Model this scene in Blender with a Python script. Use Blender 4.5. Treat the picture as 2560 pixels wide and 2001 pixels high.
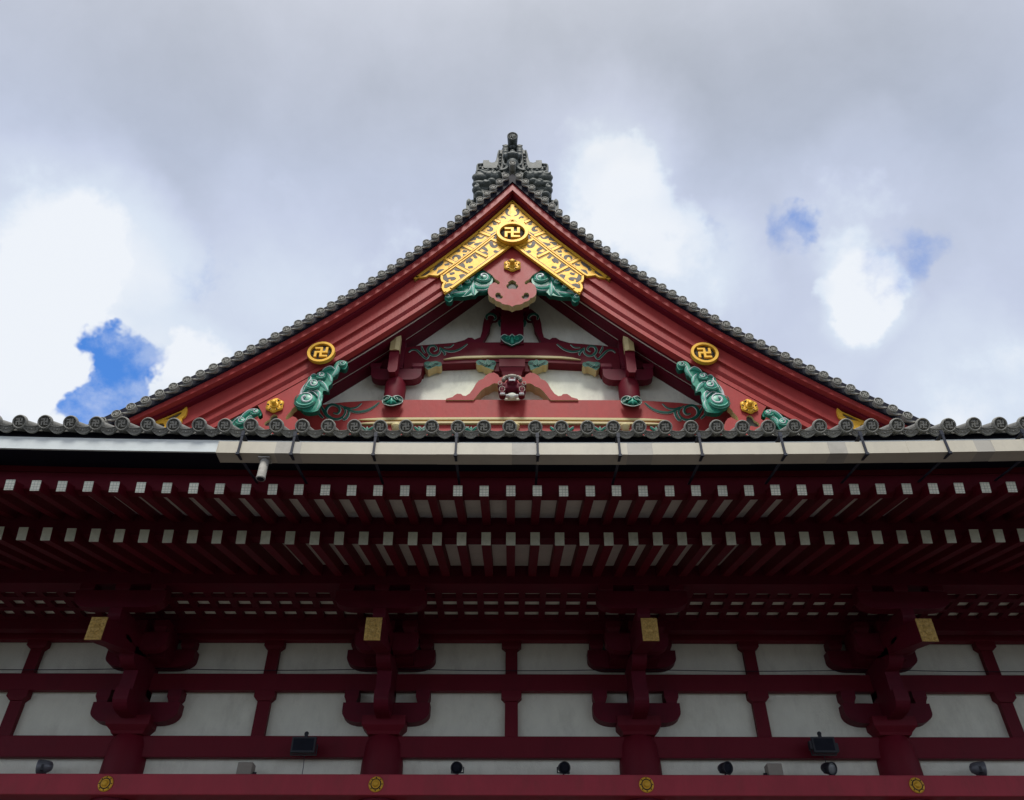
import bpy, bmesh, math, random
from mathutils import Vector, Matrix
from mathutils.geometry import tessellate_polygon
random.seed(7)
R = math.radians
PI = math.pi
for o in list(bpy.data.objects): bpy.data.objects.remove(o)
SC = bpy.context.scene
COL = SC.collection
CZ = 1.6                      # eye height; builders below work in heights above the eye

# ------------------------------------------------------------------ camera
TH, FPX, PHI = R(40), 2050.0, .002
F_ = Vector((0, math.cos(TH), math.sin(TH)))
R0 = Vector((1, 0, 0)); U0 = Vector((0, -math.sin(TH), math.cos(TH)))
R_ = R0*math.cos(PHI) + U0*math.sin(PHI); U_ = U0*math.cos(PHI) - R0*math.sin(PHI)
cam = bpy.data.cameras.new('camera'); co = bpy.data.objects.new('camera', cam); COL.objects.link(co)
cam.sensor_fit = 'HORIZONTAL'; cam.sensor_width = 36; cam.lens = FPX/2560*36
cam.clip_start = .1; cam.clip_end = 5000
m = Matrix((R_, U_, -F_)).transposed().to_4x4(); m.translation = Vector((0, 0, CZ))
co.matrix_world = m
SC.camera = co

def ray(u, v):
    return (F_*FPX + R_*(u-1280) - U_*(v-1000.5)).normalized()

# ------------------------------------------------------------------ light
SUN_EL, SUN_AZ = 60, 180       # the sun stands behind the viewer
world = bpy.data.worlds.new('World'); SC.world = world; world.use_nodes = True
def build_world():
    nt = world.node_tree; N = nt.nodes; L = nt.links; N.clear()
    def n(t, **k):
        x = N.new(t)
        for a, b in k.items(): setattr(x, a, b)
        return x
    def mth(op, a, b=None, c=None, clamp=False):
        x = n('ShaderNodeMath', operation=op, use_clamp=clamp)
        for i, q in enumerate((a, b, c)):
            if q is None: continue
            if isinstance(q, (int, float)): x.inputs[i].default_value = q
            else: L.new(q, x.inputs[i])
        return x.outputs[0]
    out = n('ShaderNodeOutputWorld'); bg = n('ShaderNodeBackground')
    bg.inputs[1].default_value = .1
    L.new(bg.outputs[0], out.inputs[0])
    sky = n('ShaderNodeTexSky', sky_type='NISHITA', sun_disc=False)
    sky.sun_elevation = R(SUN_EL); sky.sun_rotation = R(SUN_AZ)
    tc = n('ShaderNodeTexCoord')
    def noise(scale, det, rough, seed, dist=0):
        mp = n('ShaderNodeMapping'); mp.inputs['Location'].default_value = seed
        L.new(tc.outputs['Generated'], mp.inputs[0])
        x = n('ShaderNodeTexNoise'); L.new(mp.outputs[0], x.inputs['Vector'])
        x.inputs['Scale'].default_value = scale; x.inputs['Detail'].default_value = det
        x.inputs['Roughness'].default_value = rough; x.inputs['Distortion'].default_value = dist
        return x
    w1 = noise(4.5, 5, .55, (3.1, 1.7, .4))
    vm = n('ShaderNodeVectorMath', operation='SUBTRACT'); vm.inputs[1].default_value = (.5, .5, .5)
    L.new(w1.outputs['Color'], vm.inputs[0])
    vs = n('ShaderNodeVectorMath', operation='SCALE'); vs.inputs['Scale'].default_value = .17
    L.new(vm.outputs[0], vs.inputs[0])
    va = n('ShaderNodeVectorMath', operation='ADD'); L.new(tc.outputs['Generated'], va.inputs[0]); L.new(vs.outputs[0], va.inputs[1])
    vn = n('ShaderNodeVectorMath', operation='NORMALIZE'); L.new(va.outputs[0], vn.inputs[0])
    w2 = noise(16, 4, .6, (8.1, 2.7, 5.4))
    vm2 = n('ShaderNodeVectorMath', operation='SUBTRACT'); vm2.inputs[1].default_value = (.5, .5, .5)
    L.new(w2.outputs['Color'], vm2.inputs[0])
    vs2 = n('ShaderNodeVectorMath', operation='SCALE'); vs2.inputs['Scale'].default_value = .085
    L.new(vm2.outputs[0], vs2.inputs[0])
    va2 = n('ShaderNodeVectorMath', operation='ADD'); L.new(tc.outputs['Generated'], va2.inputs[0]); L.new(vs2.outputs[0], va2.inputs[1])
    vn2 = n('ShaderNodeVectorMath', operation='NORMALIZE'); L.new(va2.outputs[0], vn2.inputs[0])
    def blob(u, v, r, src, soft=1.0):
        d = ray(u, v)
        dp = n('ShaderNodeVectorMath', operation='DOT_PRODUCT'); dp.inputs[1].default_value = d
        L.new(src, dp.inputs[0])
        mr = n('ShaderNodeMapRange', interpolation_type='SMOOTHSTEP')
        L.new(dp.outputs['Value'], mr.inputs[0])
        ro = r/FPX
        mr.inputs[1].default_value = math.cos(ro*1.6); mr.inputs[2].default_value = math.cos(ro*.35)
        return mr.outputs[0]
    BR = [(60, 560, 230, .15), (200, 520, 150, .12), (330, 620, 120, .10), (90, 820, 190, .18), (150, 970, 120, .16), (440, 930, 80, .14),
          (1450, 420, 170, .12), (1570, 320, 110, .14), (1620, 560, 190, .17), (1500, 500, 130, .14), (1740, 640, 110, .12),
          (2150, 740, 90, .3), (2150, 520, 150, .14), (2450, 1000, 160, .2), (560, 700, 260, .08), (900, 620, 240, .09), (1850, 780, 250, .08),
          (700, 900, 300, .06),
          (1100, 60, 520, -.12), (500, 260, 330, -.08), (1050, 470, 240, -.07), (1950, 400, 330, -.10), (2450, 120, 320, -.12),
          (1700, 60, 380, -.08), (2350, 330, 200, -.05), (150, 200, 300, -.10), (640, 420, 140, -.06), (2480, 760, 160, -.05)]
    acc = None
    for u, v, r, a in BR:
        t = mth('MULTIPLY', blob(u, v, r, vn.outputs[0]), a)
        acc = t if acc is None else mth('ADD', acc, t)
    n1 = noise(2.6, 7, .5, (.3, 4.4, 1.9), .3)
    n2 = noise(8, 10, .62, (7.3, .4, 2.9), .15)
    t = mth('ADD', acc, mth('MULTIPLY', mth('SUBTRACT', n1.outputs['Fac'], .5), .28))
    t = mth('ADD', t, mth('MULTIPLY', mth('SUBTRACT', n2.outputs['Fac'], .5), .3))
    t = mth('ADD', t, .45, clamp=True)
    pf = None
    n5 = noise(13, 9, .58, (1.2, 6.1, 3.7), .1)
    for u, v, r, a in [(470, 925, 62, .9), (430, 965, 60, .8), (180, 955, 62, .9), (140, 880, 75, .8), (80, 800, 100, .7), (60, 980, 110, .8), (200, 640, 90, .5), (90, 560, 110, .5), (1500, 590, 90, .6), (1600, 500, 70, .5), (1660, 590, 80, .7),
                       (1560, 440, 70, .5), (1470, 380, 80, .4), (2150, 740, 60, .7), (2170, 800, 45, .6), (2130, 660, 60, .4), (2480, 1020, 120, .5), (1850, 700, 90, .35), (1000, 640, 90, .3), (2120, 520, 80, .35)]:
        q = mth('MULTIPLY', blob(u, v, r*1.15, vn2.outputs[0]), a)
        pf = q if pf is None else mth('ADD', pf, q)
    q = mth('ADD', pf, mth('MULTIPLY', mth('SUBTRACT', n5.outputs['Fac'], .5), 1.5))
    mp_ = n('ShaderNodeMapRange', interpolation_type='SMOOTHSTEP'); L.new(q, mp_.inputs[0]); mp_.inputs[1].default_value = .25; mp_.inputs[2].default_value = .85; mp_.inputs[3].default_value = 0; mp_.inputs[4].default_value = .30
    t = mth('ADD', t, mp_.outputs[0], clamp=True)
    ramp = n('ShaderNodeValToRGB'); L.new(t, ramp.inputs[0])
    cr = ramp.color_ramp
    cr.elements[0].position = 0; cr.elements[0].color = (.36, .41, .51, 1)
    cr.elements[1].position = 1; cr.elements[1].color = (.86, .90, .96, 1)
    e = cr.elements.new(.45); e.color = (.57, .63, .79, 1)
    e = cr.elements.new(.72); e.color = (.70, .78, .90, 1)
    cl = n('ShaderNodeVectorMath', operation='SCALE')
    # added for the light: sun veil, bright horizon, dark band behind the viewer
    sd = Vector((0, -math.cos(R(GLOW_EL)), math.sin(R(GLOW_EL))))
    dp = n('ShaderNodeVectorMath', operation='DOT_PRODUCT'); dp.inputs[1].default_value = sd
    L.new(tc.outputs['Generated'], dp.inputs[0])
    mr = n('ShaderNodeMapRange', interpolation_type='SMOOTHSTEP'); L.new(dp.outputs['Value'], mr.inputs[0])
    mr.inputs[1].default_value = .52; mr.inputs[2].default_value = .97; mr.inputs[3].default_value = 0; mr.inputs[4].default_value = GLOW
    wf = n('ShaderNodeMapRange'); L.new(dp.outputs['Value'], wf.inputs[0]); wf.inputs[1].default_value = .45; wf.inputs[2].default_value = .8
    wmx = n('ShaderNodeMix', data_type='RGBA', blend_type='MULTIPLY'); L.new(wf.outputs[0], wmx.inputs[0]); L.new(ramp.outputs[0], wmx.inputs[6]); wmx.inputs[7].default_value = (1.12, 1.0, .80, 1)
    L.new(wmx.outputs[2], cl.inputs[0])
    sp = n('ShaderNodeSeparateXYZ'); L.new(tc.outputs['Generated'], sp.inputs[0])
    hz = n('ShaderNodeMapRange'); L.new(sp.outputs[2], hz.inputs[0])
    hz.inputs[1].default_value = 0; hz.inputs[2].default_value = .32; hz.inputs[3].default_value = HORIZON; hz.inputs[4].default_value = 1
    dk = n('ShaderNodeVectorMath', operation='DOT_PRODUCT'); dk.inputs[1].default_value = Vector((0, -math.cos(R(30)), math.sin(R(30))))
    L.new(tc.outputs['Generated'], dk.inputs[0])
    dm_ = n('ShaderNodeMapRange', interpolation_type='SMOOTHSTEP'); L.new(dk.outputs['Value'], dm_.inputs[0])
    dm_.inputs[1].default_value = .72; dm_.inputs[2].default_value = .96; dm_.inputs[3].default_value = 1; dm_.inputs[4].default_value = .35  # dims unseen mid-height sky, added to darken the gable recess
    L.new(mth('MULTIPLY', dm_.outputs[0], mth('MULTIPLY', mth('MULTIPLY', mth('ADD', mr.outputs[0], 1), hz.outputs[0]), 10*SKYGAIN)), cl.inputs['Scale'])
    BL = [(315, 930, 55, .8), (290, 985, 62, .95), (255, 1035, 62, .95), (335, 1015, 48, .6), (250, 835, 30, .6), (285, 870, 45, .6), (360, 890, 42, .4), (200, 1050, 42, .5),
          (2000, 570, 60, .5), (2030, 550, 36, .2), (1790, 590, 40, .34), (2240, 650, 70, .34), (2230, 720, 60, .24), (2345, 600, 50, .14), (470, 630, 110, .2), (580, 760, 100, .14)]
    acc = None
    for u, v, r, a in BL:
        q = mth('MULTIPLY', blob(u, v, r, vn2.outputs[0]), a)
        acc = q if acc is None else mth('ADD', acc, q)
    n3 = noise(22, 5, .6, (2.2, 9.1, .7), .2)
    q = mth('ADD', acc, mth('MULTIPLY', mth('SUBTRACT', n3.outputs['Fac'], .5), .8))
    mb = n('ShaderNodeMapRange', interpolation_type='SMOOTHSTEP'); L.new(q, mb.inputs[0])
    mb.inputs[1].default_value = .22; mb.inputs[2].default_value = .95
    n4 = noise(11, 8, .6, (5.2, 1.3, 8.7), .1)
    mv = n('ShaderNodeMapRange', interpolation_type='SMOOTHSTEP'); L.new(n4.outputs['Fac'], mv.inputs[0])
    mv.inputs[1].default_value = .36; mv.inputs[2].default_value = .56; mv.inputs[3].default_value = .6; mv.inputs[4].default_value = 1
    tint = n('ShaderNodeMix', data_type='RGBA', blend_type='MULTIPLY'); tint.inputs[0].default_value = 1
    L.new(sky.outputs[0], tint.inputs[6]); tint.inputs[7].default_value = (.8, 1.6, 2.6, 1)
    mx = n('ShaderNodeMix', data_type='RGBA'); L.new(mth('MULTIPLY', mb.outputs[0], mv.outputs[0]), mx.inputs[0])
    L.new(cl.outputs[0], mx.inputs[6]); L.new(tint.outputs[2], mx.inputs[7])
    L.new(mx.outputs[2], bg.inputs[0])
GLOW, GLOW_EL, HORIZON, SKYGAIN = 1.2, 62, 2.6, 1.0
build_world()
sl = bpy.data.lights.new('sun', 'SUN'); sl.energy = 3.1; sl.angle = R(15); sl.color = (1, .96, .9)
so = bpy.data.objects.new('sun', sl); COL.objects.link(so); so.location = (0, -20, 60)
so.rotation_euler = (R(90-SUN_EL), 0, 0)   # shines towards +y and down
SC.view_settings.view_transform = 'Standard'; SC.view_settings.look = 'None'
SC.view_settings.exposure = 0; SC.view_settings.gamma = 1; SC.view_settings.use_curve_mapping = False
SC.render.resolution_x = 1024; SC.render.resolution_y = 800

# ------------------------------------------------------------------ materials
def mat(name, col, rough=.5, var=.12, scale=3.0, metal=0, bump=0.0, bscale=20, spec=.5, dirt=None, dscale=1.2, damt=.5, stretch=None, orand=.07):
    mt = bpy.data.materials.new(name); mt.use_nodes = True
    nt = mt.node_tree; N = nt.nodes; L = nt.links
    b = N['Principled BSDF']
    b.inputs['Roughness'].default_value = rough; b.inputs['Metallic'].default_value = metal
    b.inputs['Specular IOR Level'].default_value = spec
    geo = N.new('ShaderNodeNewGeometry')
    mp = N.new('ShaderNodeMapping'); L.new(geo.outputs['Position'], mp.inputs[0])
    if stretch: mp.inputs['Scale'].default_value = stretch
    nz = N.new('ShaderNodeTexNoise'); nz.inputs['Scale'].default_value = scale; nz.inputs['Detail'].default_value = 8; nz.inputs['Roughness'].default_value = .65
    L.new(mp.outputs[0], nz.inputs['Vector'])
    mr = N.new('ShaderNodeMapRange'); L.new(nz.outputs['Fac'], mr.inputs[0])
    mr.inputs[1].default_value = .25; mr.inputs[2].default_value = .75
    mr.inputs[3].default_value = 1-var; mr.inputs[4].default_value = 1+var
    vm = N.new('ShaderNodeVectorMath'); vm.operation = 'SCALE'; vm.inputs[0].default_value = col
    oi = N.new('ShaderNodeObjectInfo'); om = N.new('ShaderNodeMapRange'); L.new(oi.outputs['Random'], om.inputs[0]); om.inputs[3].default_value = 1-orand; om.inputs[4].default_value = 1+orand
    pm = N.new('ShaderNodeMath'); pm.operation = 'MULTIPLY'; L.new(mr.outputs[0], pm.inputs[0]); L.new(om.outputs[0], pm.inputs[1])
    L.new(pm.outputs[0], vm.inputs['Scale'])
    res = vm.outputs[0]
    if dirt:
        n2 = N.new('ShaderNodeTexNoise'); n2.inputs['Scale'].default_value = dscale; n2.inputs['Detail'].default_value = 10; n2.inputs['Roughness'].default_value = .75
        L.new(mp.outputs[0], n2.inputs['Vector'])
        m2 = N.new('ShaderNodeMapRange'); L.new(n2.outputs['Fac'], m2.inputs[0])
        m2.inputs[1].default_value = .5; m2.inputs[2].default_value = .78; m2.inputs[3].default_value = 0; m2.inputs[4].default_value = damt
        mx = N.new('ShaderNodeMix'); mx.data_type = 'RGBA'; L.new(m2.outputs[0], mx.inputs[0])
        L.new(res, mx.inputs[6]); mx.inputs[7].default_value = (*dirt, 1); res = mx.outputs[2]
    L.new(res, b.inputs['Base Color'])
    rr = N.new('ShaderNodeMapRange'); L.new(nz.outputs['Fac'], rr.inputs[0]); rr.inputs[3].default_value = max(.05, rough-.12); rr.inputs[4].default_value = min(1, rough+.12)
    L.new(rr.outputs[0], b.inputs['Roughness'])
    if bump:
        nb = N.new('ShaderNodeTexNoise'); nb.inputs['Scale'].default_value = bscale; nb.inputs['Detail'].default_value = 6
        L.new(mp.outputs[0], nb.inputs['Vector'])
        bp = N.new('ShaderNodeBump'); bp.inputs['Strength'].default_value = bump; bp.inputs['Distance'].default_value = .02
        L.new(nb.outputs['Fac'], bp.inputs['Height']); L.new(bp.outputs[0], b.inputs['Normal'])
    return mt
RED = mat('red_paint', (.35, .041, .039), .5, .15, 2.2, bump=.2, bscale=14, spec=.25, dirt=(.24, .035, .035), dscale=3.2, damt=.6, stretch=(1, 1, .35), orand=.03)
REDW = mat('red_paint_sheltered_shade', (.125, .005, .015), .55, .2, 3, spec=.2, bump=.2, bscale=18, dirt=(.08, .010, .014), dscale=3, damt=.5, stretch=(1, 1, .4), orand=.1)  # less faded red, darkened further so shade under cover sits in the colour
REDD = mat('red_paint_soffit_shade', (.105, .004, .016), .55, .22, 3, spec=.2, bump=.15, dirt=(.09, .012, .018), dscale=2.4, damt=.5, orand=.12)  # deepest red for eave and recess parts, their shade put into the colour
REDN = mat('red_paint_dusty', (.36, .042, .062), .6, .14, 2.5, spec=.25, bump=.2, bscale=18, dirt=(.20, .05, .05), dscale=3.5, damt=.6, stretch=(1, 1, .4))
BLK = mat('dark_lacquer', (.010, .011, .022), .6, .3, 4, spec=.15)
NAVY = mat('navy_steel', (.016, .021, .036), .5, .3, 9, spec=.3)
GLINE = mat('gold_line_shade', (.20, .09, .008), .5, .1, 9)
GOLD = mat('gold_leaf', (.72, .41, .038), .45, .10, 7, metal=.15, spec=.3, bump=.1, bscale=30)
GOLDO = mat('aged_gold', (.52, .34, .09), .45, .45, 30, metal=.2, bump=.5, bscale=45)
SLATE = mat('slate_grey_board', (.062, .056, .048), .6, .15, 4)
CREAM = mat('ochre_edge_paint', (.56, .47, .23), .55, .10, 5, dirt=(.33, .28, .15), dscale=4, damt=.3)
GREEN = mat('green_paint', (.014, .25, .165), .4, .35, 9, bump=.1)
GREEND = mat('deep_green_paint', (.008, .10, .072), .5, .3, 9, spec=.25)
TEAL = mat('pale_teal_paint', (.16, .50, .38), .45, .25, 9)
PALE = mat('pale_edge_paint', (.62, .64, .66), .5, .1, 9)
PALED = mat('pale_line_paint', (.42, .50, .45), .5, .1, 9)
TILE = mat('grey_roof_tile', (.165, .165, .15), .62, .28, 6, bump=.35, bscale=24, dirt=(.07, .07, .06), dscale=5, damt=.55)
TILEF = mat('grey_tile_face', (.23, .23, .205), .62, .22, 7, bump=.3, bscale=30, dirt=(.12, .12, .105), dscale=7, damt=.5)
TILED = mat('tile_recess', (.165, .165, .145), .7, .3, 9, bump=.4, bscale=40)
ONI = mat('ridge_tile_clay', (.085, .10, .093), .6, .25, 4, bump=.3, bscale=20, dirt=(.07, .08, .08), dscale=4, damt=.5)
WHITE = mat('white_plaster', (.80, .82, .70), .8, .07, 4, bump=.3, bscale=60, spec=.2, dirt=(.46, .46, .38), dscale=2.2, damt=.6, stretch=(1, 1, .5))
BOARDW = mat('whitewashed_board', (.76, .74, .66), .75, .18, 5, bump=.3, bscale=30, dirt=(.3, .28, .24), dscale=5, damt=.5)
ZINC2 = mat('painted_gutter_joint', (.40, .385, .34), .45, .06, 2.5, dirt=(.25, .24, .2), dscale=4, damt=.6)
ZINC = mat('painted_gutter', (.52, .49, .40), .4, .05, 2.5, metal=0, dirt=(.38, .36, .31), dscale=4, damt=.55, stretch=(1, 1, .5))
FLASH = mat('pale_blue_flashing', (.66, .72, .72), .45, .05, 3, dirt=(.35, .38, .38), dscale=2, damt=.4)
STONE = mat('stone_paving', (.17, .16, .15), .8, .2, 1.5, bump=.3)
BASE = mat('stone_podium', (.2, .19, .175), .8, .2, 1.5, bump=.3)
DARKM = mat('black_metal', (.014, .016, .024), .55, .3, 14)
GREYM = mat('grey_metal', (.13, .14, .16), .4, .25, 14, metal=.2)
GLASS = mat('lamp_glass', (.012, .014, .022), .6, .2, 14, spec=.1)
BOXM = mat('beige_box_plastic', (.27, .245, .205), .55, .1, 14)
WOODW = mat('pale_mane_paint', (.36, .33, .27), .5, .1, 14)

def cap_material():
    mt = mat('white_end_plate', (.86, .87, .74), .6, .08, 20, orand=.12, dirt=(.5, .5, .4), dscale=9, damt=.5)
    nt = mt.node_tree; N = nt.nodes; L = nt.links; b = N['Principled BSDF']
    src = b.inputs['Base Color'].links[0].from_socket
    tc = N.new('ShaderNodeTexCoord'); sp = N.new('ShaderNodeSeparateXYZ'); L.new(tc.outputs['Generated'], sp.inputs[0])
    acc = None
    for sock, ks in ((sp.outputs[0], (.36, .70)), (sp.outputs[2], (.12, .36, .62, .9))):
        for k in ks:
            c = N.new('ShaderNodeMath'); c.operation = 'COMPARE'; L.new(sock, c.inputs[0]); c.inputs[1].default_value = k; c.inputs[2].default_value = .022
            if acc is None: acc = c.outputs[0]
            else:
                a = N.new('ShaderNodeMath'); a.operation = 'MAXIMUM'; L.new(acc, a.inputs[0]); L.new(c.outputs[0], a.inputs[1]); acc = a.outputs[0]
    sc = N.new('ShaderNodeMath'); sc.operation = 'MULTIPLY'; L.new(acc, sc.inputs[0]); sc.inputs[1].default_value = .6
    mx = N.new('ShaderNodeMix'); mx.data_type = 'RGBA'; L.new(sc.outputs[0], mx.inputs[0]); L.new(src, mx.inputs[6]); mx.inputs[7].default_value = (.22, .30, .22, 1)
    L.new(mx.outputs[2], b.inputs['Base Color'])
    return mt
CAPM = cap_material()
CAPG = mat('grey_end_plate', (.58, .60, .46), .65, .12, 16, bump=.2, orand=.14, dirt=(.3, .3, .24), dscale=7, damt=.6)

# ------------------------------------------------------------------ geometry helpers
def W(u, v, y):
    """point of the vertical plane at depth y that the photograph shows at (u, v): (x, height above eye)"""
    d = F_*FPX + R_*(u-1280) - U_*(v-1000.5); k = y/d.y
    return d.x*k, d.z*k
def smooth(pts, n=4, closed=True):
    out = []; m = len(pts)
    rng = range(m) if closed else range(m-1)
    for i in rng:
        if closed: p = [pts[(i+k) % m] for k in (-1, 0, 1, 2)]
        else: p = [pts[max(0, min(m-1, i+k))] for k in (-1, 0, 1, 2)]
        for j in range(n):
            t = j/n; q = []
            for a in range(len(p[0])):
                p0, p1, p2, p3 = (k[a] for k in p)
                q.append(.5*(2*p1+(p2-p0)*t+(2*p0-5*p1+4*p2-p3)*t*t+(3*p1-p0-3*p2+p3)*t**3))
            out.append(tuple(q))
    if not closed: out.append(tuple(pts[-1]))
    return out
class MB:
    def __init__(s): s.v = []; s.f = []; s.m = []; s.sm = []
    def add(s, vs, fs, mi=0, smooth=False):
        b = len(s.v); s.v += [tuple(q) for q in vs]
        for f in fs: s.f.append([b+i for i in f]); s.m.append(mi); s.sm.append(smooth)
    def box(s, x0, x1, y0, y1, z0, z1, mi=0, rise=None, n=1):
        r = rise or (lambda x: 0)
        xs = [x0+(x1-x0)*i/n for i in range(n+1)]
        vs = []
        for x in xs: vs += [(x, y0, z0+r(x)), (x, y1, z0+r(x)), (x, y1, z1+r(x)), (x, y0, z1+r(x))]
        fs = [(0, 1, 2, 3)[::-1], tuple(4*n+i for i in (0, 1, 2, 3))]
        for i in range(n):
            a = 4*i; b = a+4
            for k in range(4): fs.append((a+k, a+(k+1) % 4, b+(k+1) % 4, b+k))
        s.add(vs, fs, mi)
    def loft(s, loops, mi=0, caps=True, smooth=False):
        n = len(loops[0]); vs = [p for l in loops for p in l]; fs = []
        for i in range(len(loops)-1):
            for k in range(n): fs.append((i*n+k, i*n+(k+1) % n, (i+1)*n+(k+1) % n, (i+1)*n+k))
        if caps: fs += [tuple(range(n))[::-1], tuple((len(loops)-1)*n+k for k in range(n))]
        s.add(vs, fs, mi, smooth)
    def sweep(s, prof, xs, mi=0):
        """prof: list of (y, height function of |x|)"""
        s.loft([[(x, y, zf(abs(x))) for y, zf in prof] for x in xs], mi)
    def plate(s, loops, y0, y1, mi=0, side=None, dome=0):
        """loops of (x, z), the first the outline, the others holes; y0 the near face"""
        side = mi if side is None else side
        tri = tessellate_polygon([[Vector((x, z, 0)) for x, z in l] for l in loops])
        pts = [p for l in loops for p in l]; n = len(pts)
        vs = [(x, y0, z) for x, z in pts] + [(x, y1, z) for x, z in pts]
        s.add(vs, [tuple(t) for t in tri], mi)
        s.add([], [], mi)
        b = len(s.v)-2*n
        for t in tri: s.f.append([b+n+i for i in reversed(t)]); s.m.append(side); s.sm.append(False)
        k0 = 0
        for l in loops:
            m_ = len(l)
            for i in range(m_):
                a = k0+i; c = k0+(i+1) % m_
                s.f.append([b+a, b+c, b+n+c, b+n+a]); s.m.append(side); s.sm.append(False)
            k0 += m_
    def cyl(s, c, axis, r0, r1, h, seg=20, mi=0, caps=True, smooth=True):
        a = Vector(axis).normalized(); t = a.orthogonal().normalized(); q = a.cross(t); c = Vector(c)
        L0 = [c+(t*math.cos(2*PI*i/seg)+q*math.sin(2*PI*i/seg))*r0 for i in range(seg)]
        L1 = [c+a*h+(t*math.cos(2*PI*i/seg)+q*math.sin(2*PI*i/seg))*r1 for i in range(seg)]
        vs = L0+L1; s.add(vs, [(i, (i+1) % seg, seg+(i+1) % seg, seg+i) for i in range(seg)], mi, smooth)
        if caps: s.add(L0, [tuple(range(seg))[::-1]], mi); s.add(L1, [tuple(range(seg))], mi)
    def lathe(s, c, axis, prof, seg=24, mi=0, smooth=True, mod=None):
        """prof: (radius, distance along axis)"""
        a = Vector(axis).normalized(); t = Vector((1, 0, 0)) if abs(a.x) < .9 else Vector((0, 0, 1))
        t = (t-a*t.dot(a)).normalized(); q = a.cross(t); c = Vector(c); vs = []
        for r, h in prof:
            for i in range(seg):
                th = 2*PI*i/seg; rr = r*(mod(th) if mod else 1)
                vs.append(c+a*h+(t*math.cos(th)+q*math.sin(th))*rr)
        fs = []
        for j in range(len(prof)-1):
            for i in range(seg): fs.append((j*seg+i, j*seg+(i+1) % seg, (j+1)*seg+(i+1) % seg, (j+1)*seg+i))
        fs.append(tuple(range(seg))[::-1]); fs.append(tuple((len(prof)-1)*seg+i for i in range(seg)))
        s.add(vs, fs, mi, smooth)
    def ball(s, c, r, mi=0, seg=14, rot=0):
        """r: radius or (rx, ry, rz); rot turns it in the xz plane"""
        if not hasattr(r, '__len__'): r = (r, r, r)
        vs = []; fs = []; rings = max(6, seg//2)
        cr, sr = math.cos(rot), math.sin(rot)
        for j in range(rings+1):
            ph = PI*j/rings
            for i in range(seg):
                th = 2*PI*i/seg
                x = r[0]*math.sin(ph)*math.cos(th); y = r[1]*math.sin(ph)*math.sin(th); z = r[2]*math.cos(ph)
                vs.append((c[0]+x*cr-z*sr, c[1]+y, c[2]+x*sr+z*cr))
        for j in range(rings):
            for i in range(seg): fs.append((j*seg+i, j*seg+(i+1) % seg, (j+1)*seg+(i+1) % seg, (j+1)*seg+i))
        s.add(vs, fs, mi, True)
    def tube(s, path, radii, seg=8, mi=0, flat=1.0):
        """path of 3-D points; flat scales the tube along y"""
        P = [Vector(p) for p in path]; n = len(P); loops = []
        if not hasattr(radii, '__len__'): radii = [radii]*n
        for i in range(n):
            d = (P[min(n-1, i+1)]-P[max(0, i-1)])
            d = d.normalized() if d.length > 1e-9 else Vector((1, 0, 0))
            a = Vector((0, 1, 0)); a = a-d*a.dot(d)
            a = a.normalized() if a.length > 1e-6 else Vector((1, 0, 0))
            b = d.cross(a)
            loops.append([P[i]+a*(radii[i]*flat*math.cos(2*PI*k/seg))+b*(radii[i]*math.sin(2*PI*k/seg)) for k in range(seg)])
        s.loft(loops, mi, True, True)
    def ribbon(s, pts, ws, y0, y1, mi=0, side=None, lift=0.0):
        """a flat stroke in the xz plane, raised from y1 to y0, domed across"""
        n = len(pts); side = mi if side is None else side
        if not hasattr(ws, '__len__'): ws = [ws]*n
        loops = []
        for i in range(n):
            a = pts[max(0, i-1)]; b = pts[min(n-1, i+1)]
            dx, dz = b[0]-a[0], b[1]-a[1]; l = math.hypot(dx, dz) or 1
            nx, nz = -dz/l, dx/l; w = ws[i]/2; x, z = pts[i]; y0 -= lift
            loops.append([(x+nx*w, y1, z+nz*w), (x+nx*w, y0+(y1-y0)*.22, z+nz*w), (x+nx*w*.82, y0, z+nz*w*.82),
                          (x-nx*w*.82, y0, z-nz*w*.82), (x-nx*w, y0+(y1-y0)*.22, z-nz*w), (x-nx*w, y1, z-nz*w)])
        s.loft(loops, mi)
    def mirror(s):
        o = MB(); o.v = [(-x, y, z) for x, y, z in s.v]; o.f = [list(reversed(f)) for f in s.f]; o.m = list(s.m); o.sm = list(s.sm)
        return o
    def join(s, o):
        b = len(s.v); s.v += o.v; s.f += [[b+i for i in f] for f in o.f]; s.m += o.m; s.sm += o.sm
        return s
    def mesh(s, name, mats, raise_by=CZ, origin=(0, 0, 0)):
        me = bpy.data.meshes.new(name)
        me.from_pydata([(x-origin[0], y-origin[1], z+raise_by-origin[2]) for x, y, z in s.v], [], s.f)
        for mt in (mats if isinstance(mats, (list, tuple)) else [mats]): me.materials.append(mt)
        me.polygons.foreach_set('material_index', s.m); me.polygons.foreach_set('use_smooth', s.sm)
        bm = bmesh.new(); bm.from_mesh(me); bmesh.ops.recalc_face_normals(bm, faces=bm.faces); bm.to_mesh(me); bm.free()
        me.update()
        return me
def wm(o):
    return o.matrix_basis.copy() if o.parent is None else wm(o.parent) @ o.matrix_parent_inverse @ o.matrix_basis
def attach(o, parent):
    if parent is not None:
        o.parent = parent; o.matrix_parent_inverse = wm(parent).inverted()
def place(name, me, parent=None, loc=(0, 0, 0)):
    o = bpy.data.objects.new(name, me); COL.objects.link(o)
    o.location = loc
    attach(o, parent)
    return o
def part(name, mb, mats, parent):
    return place(name, mb.mesh(name, mats), parent)
def tag(o, label=None, cat=None, group=None, kind=None):
    if label: o['label'] = label
    if cat: o['category'] = cat
    if group: o['group'] = group
    if kind: o['kind'] = kind
    return o
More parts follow.
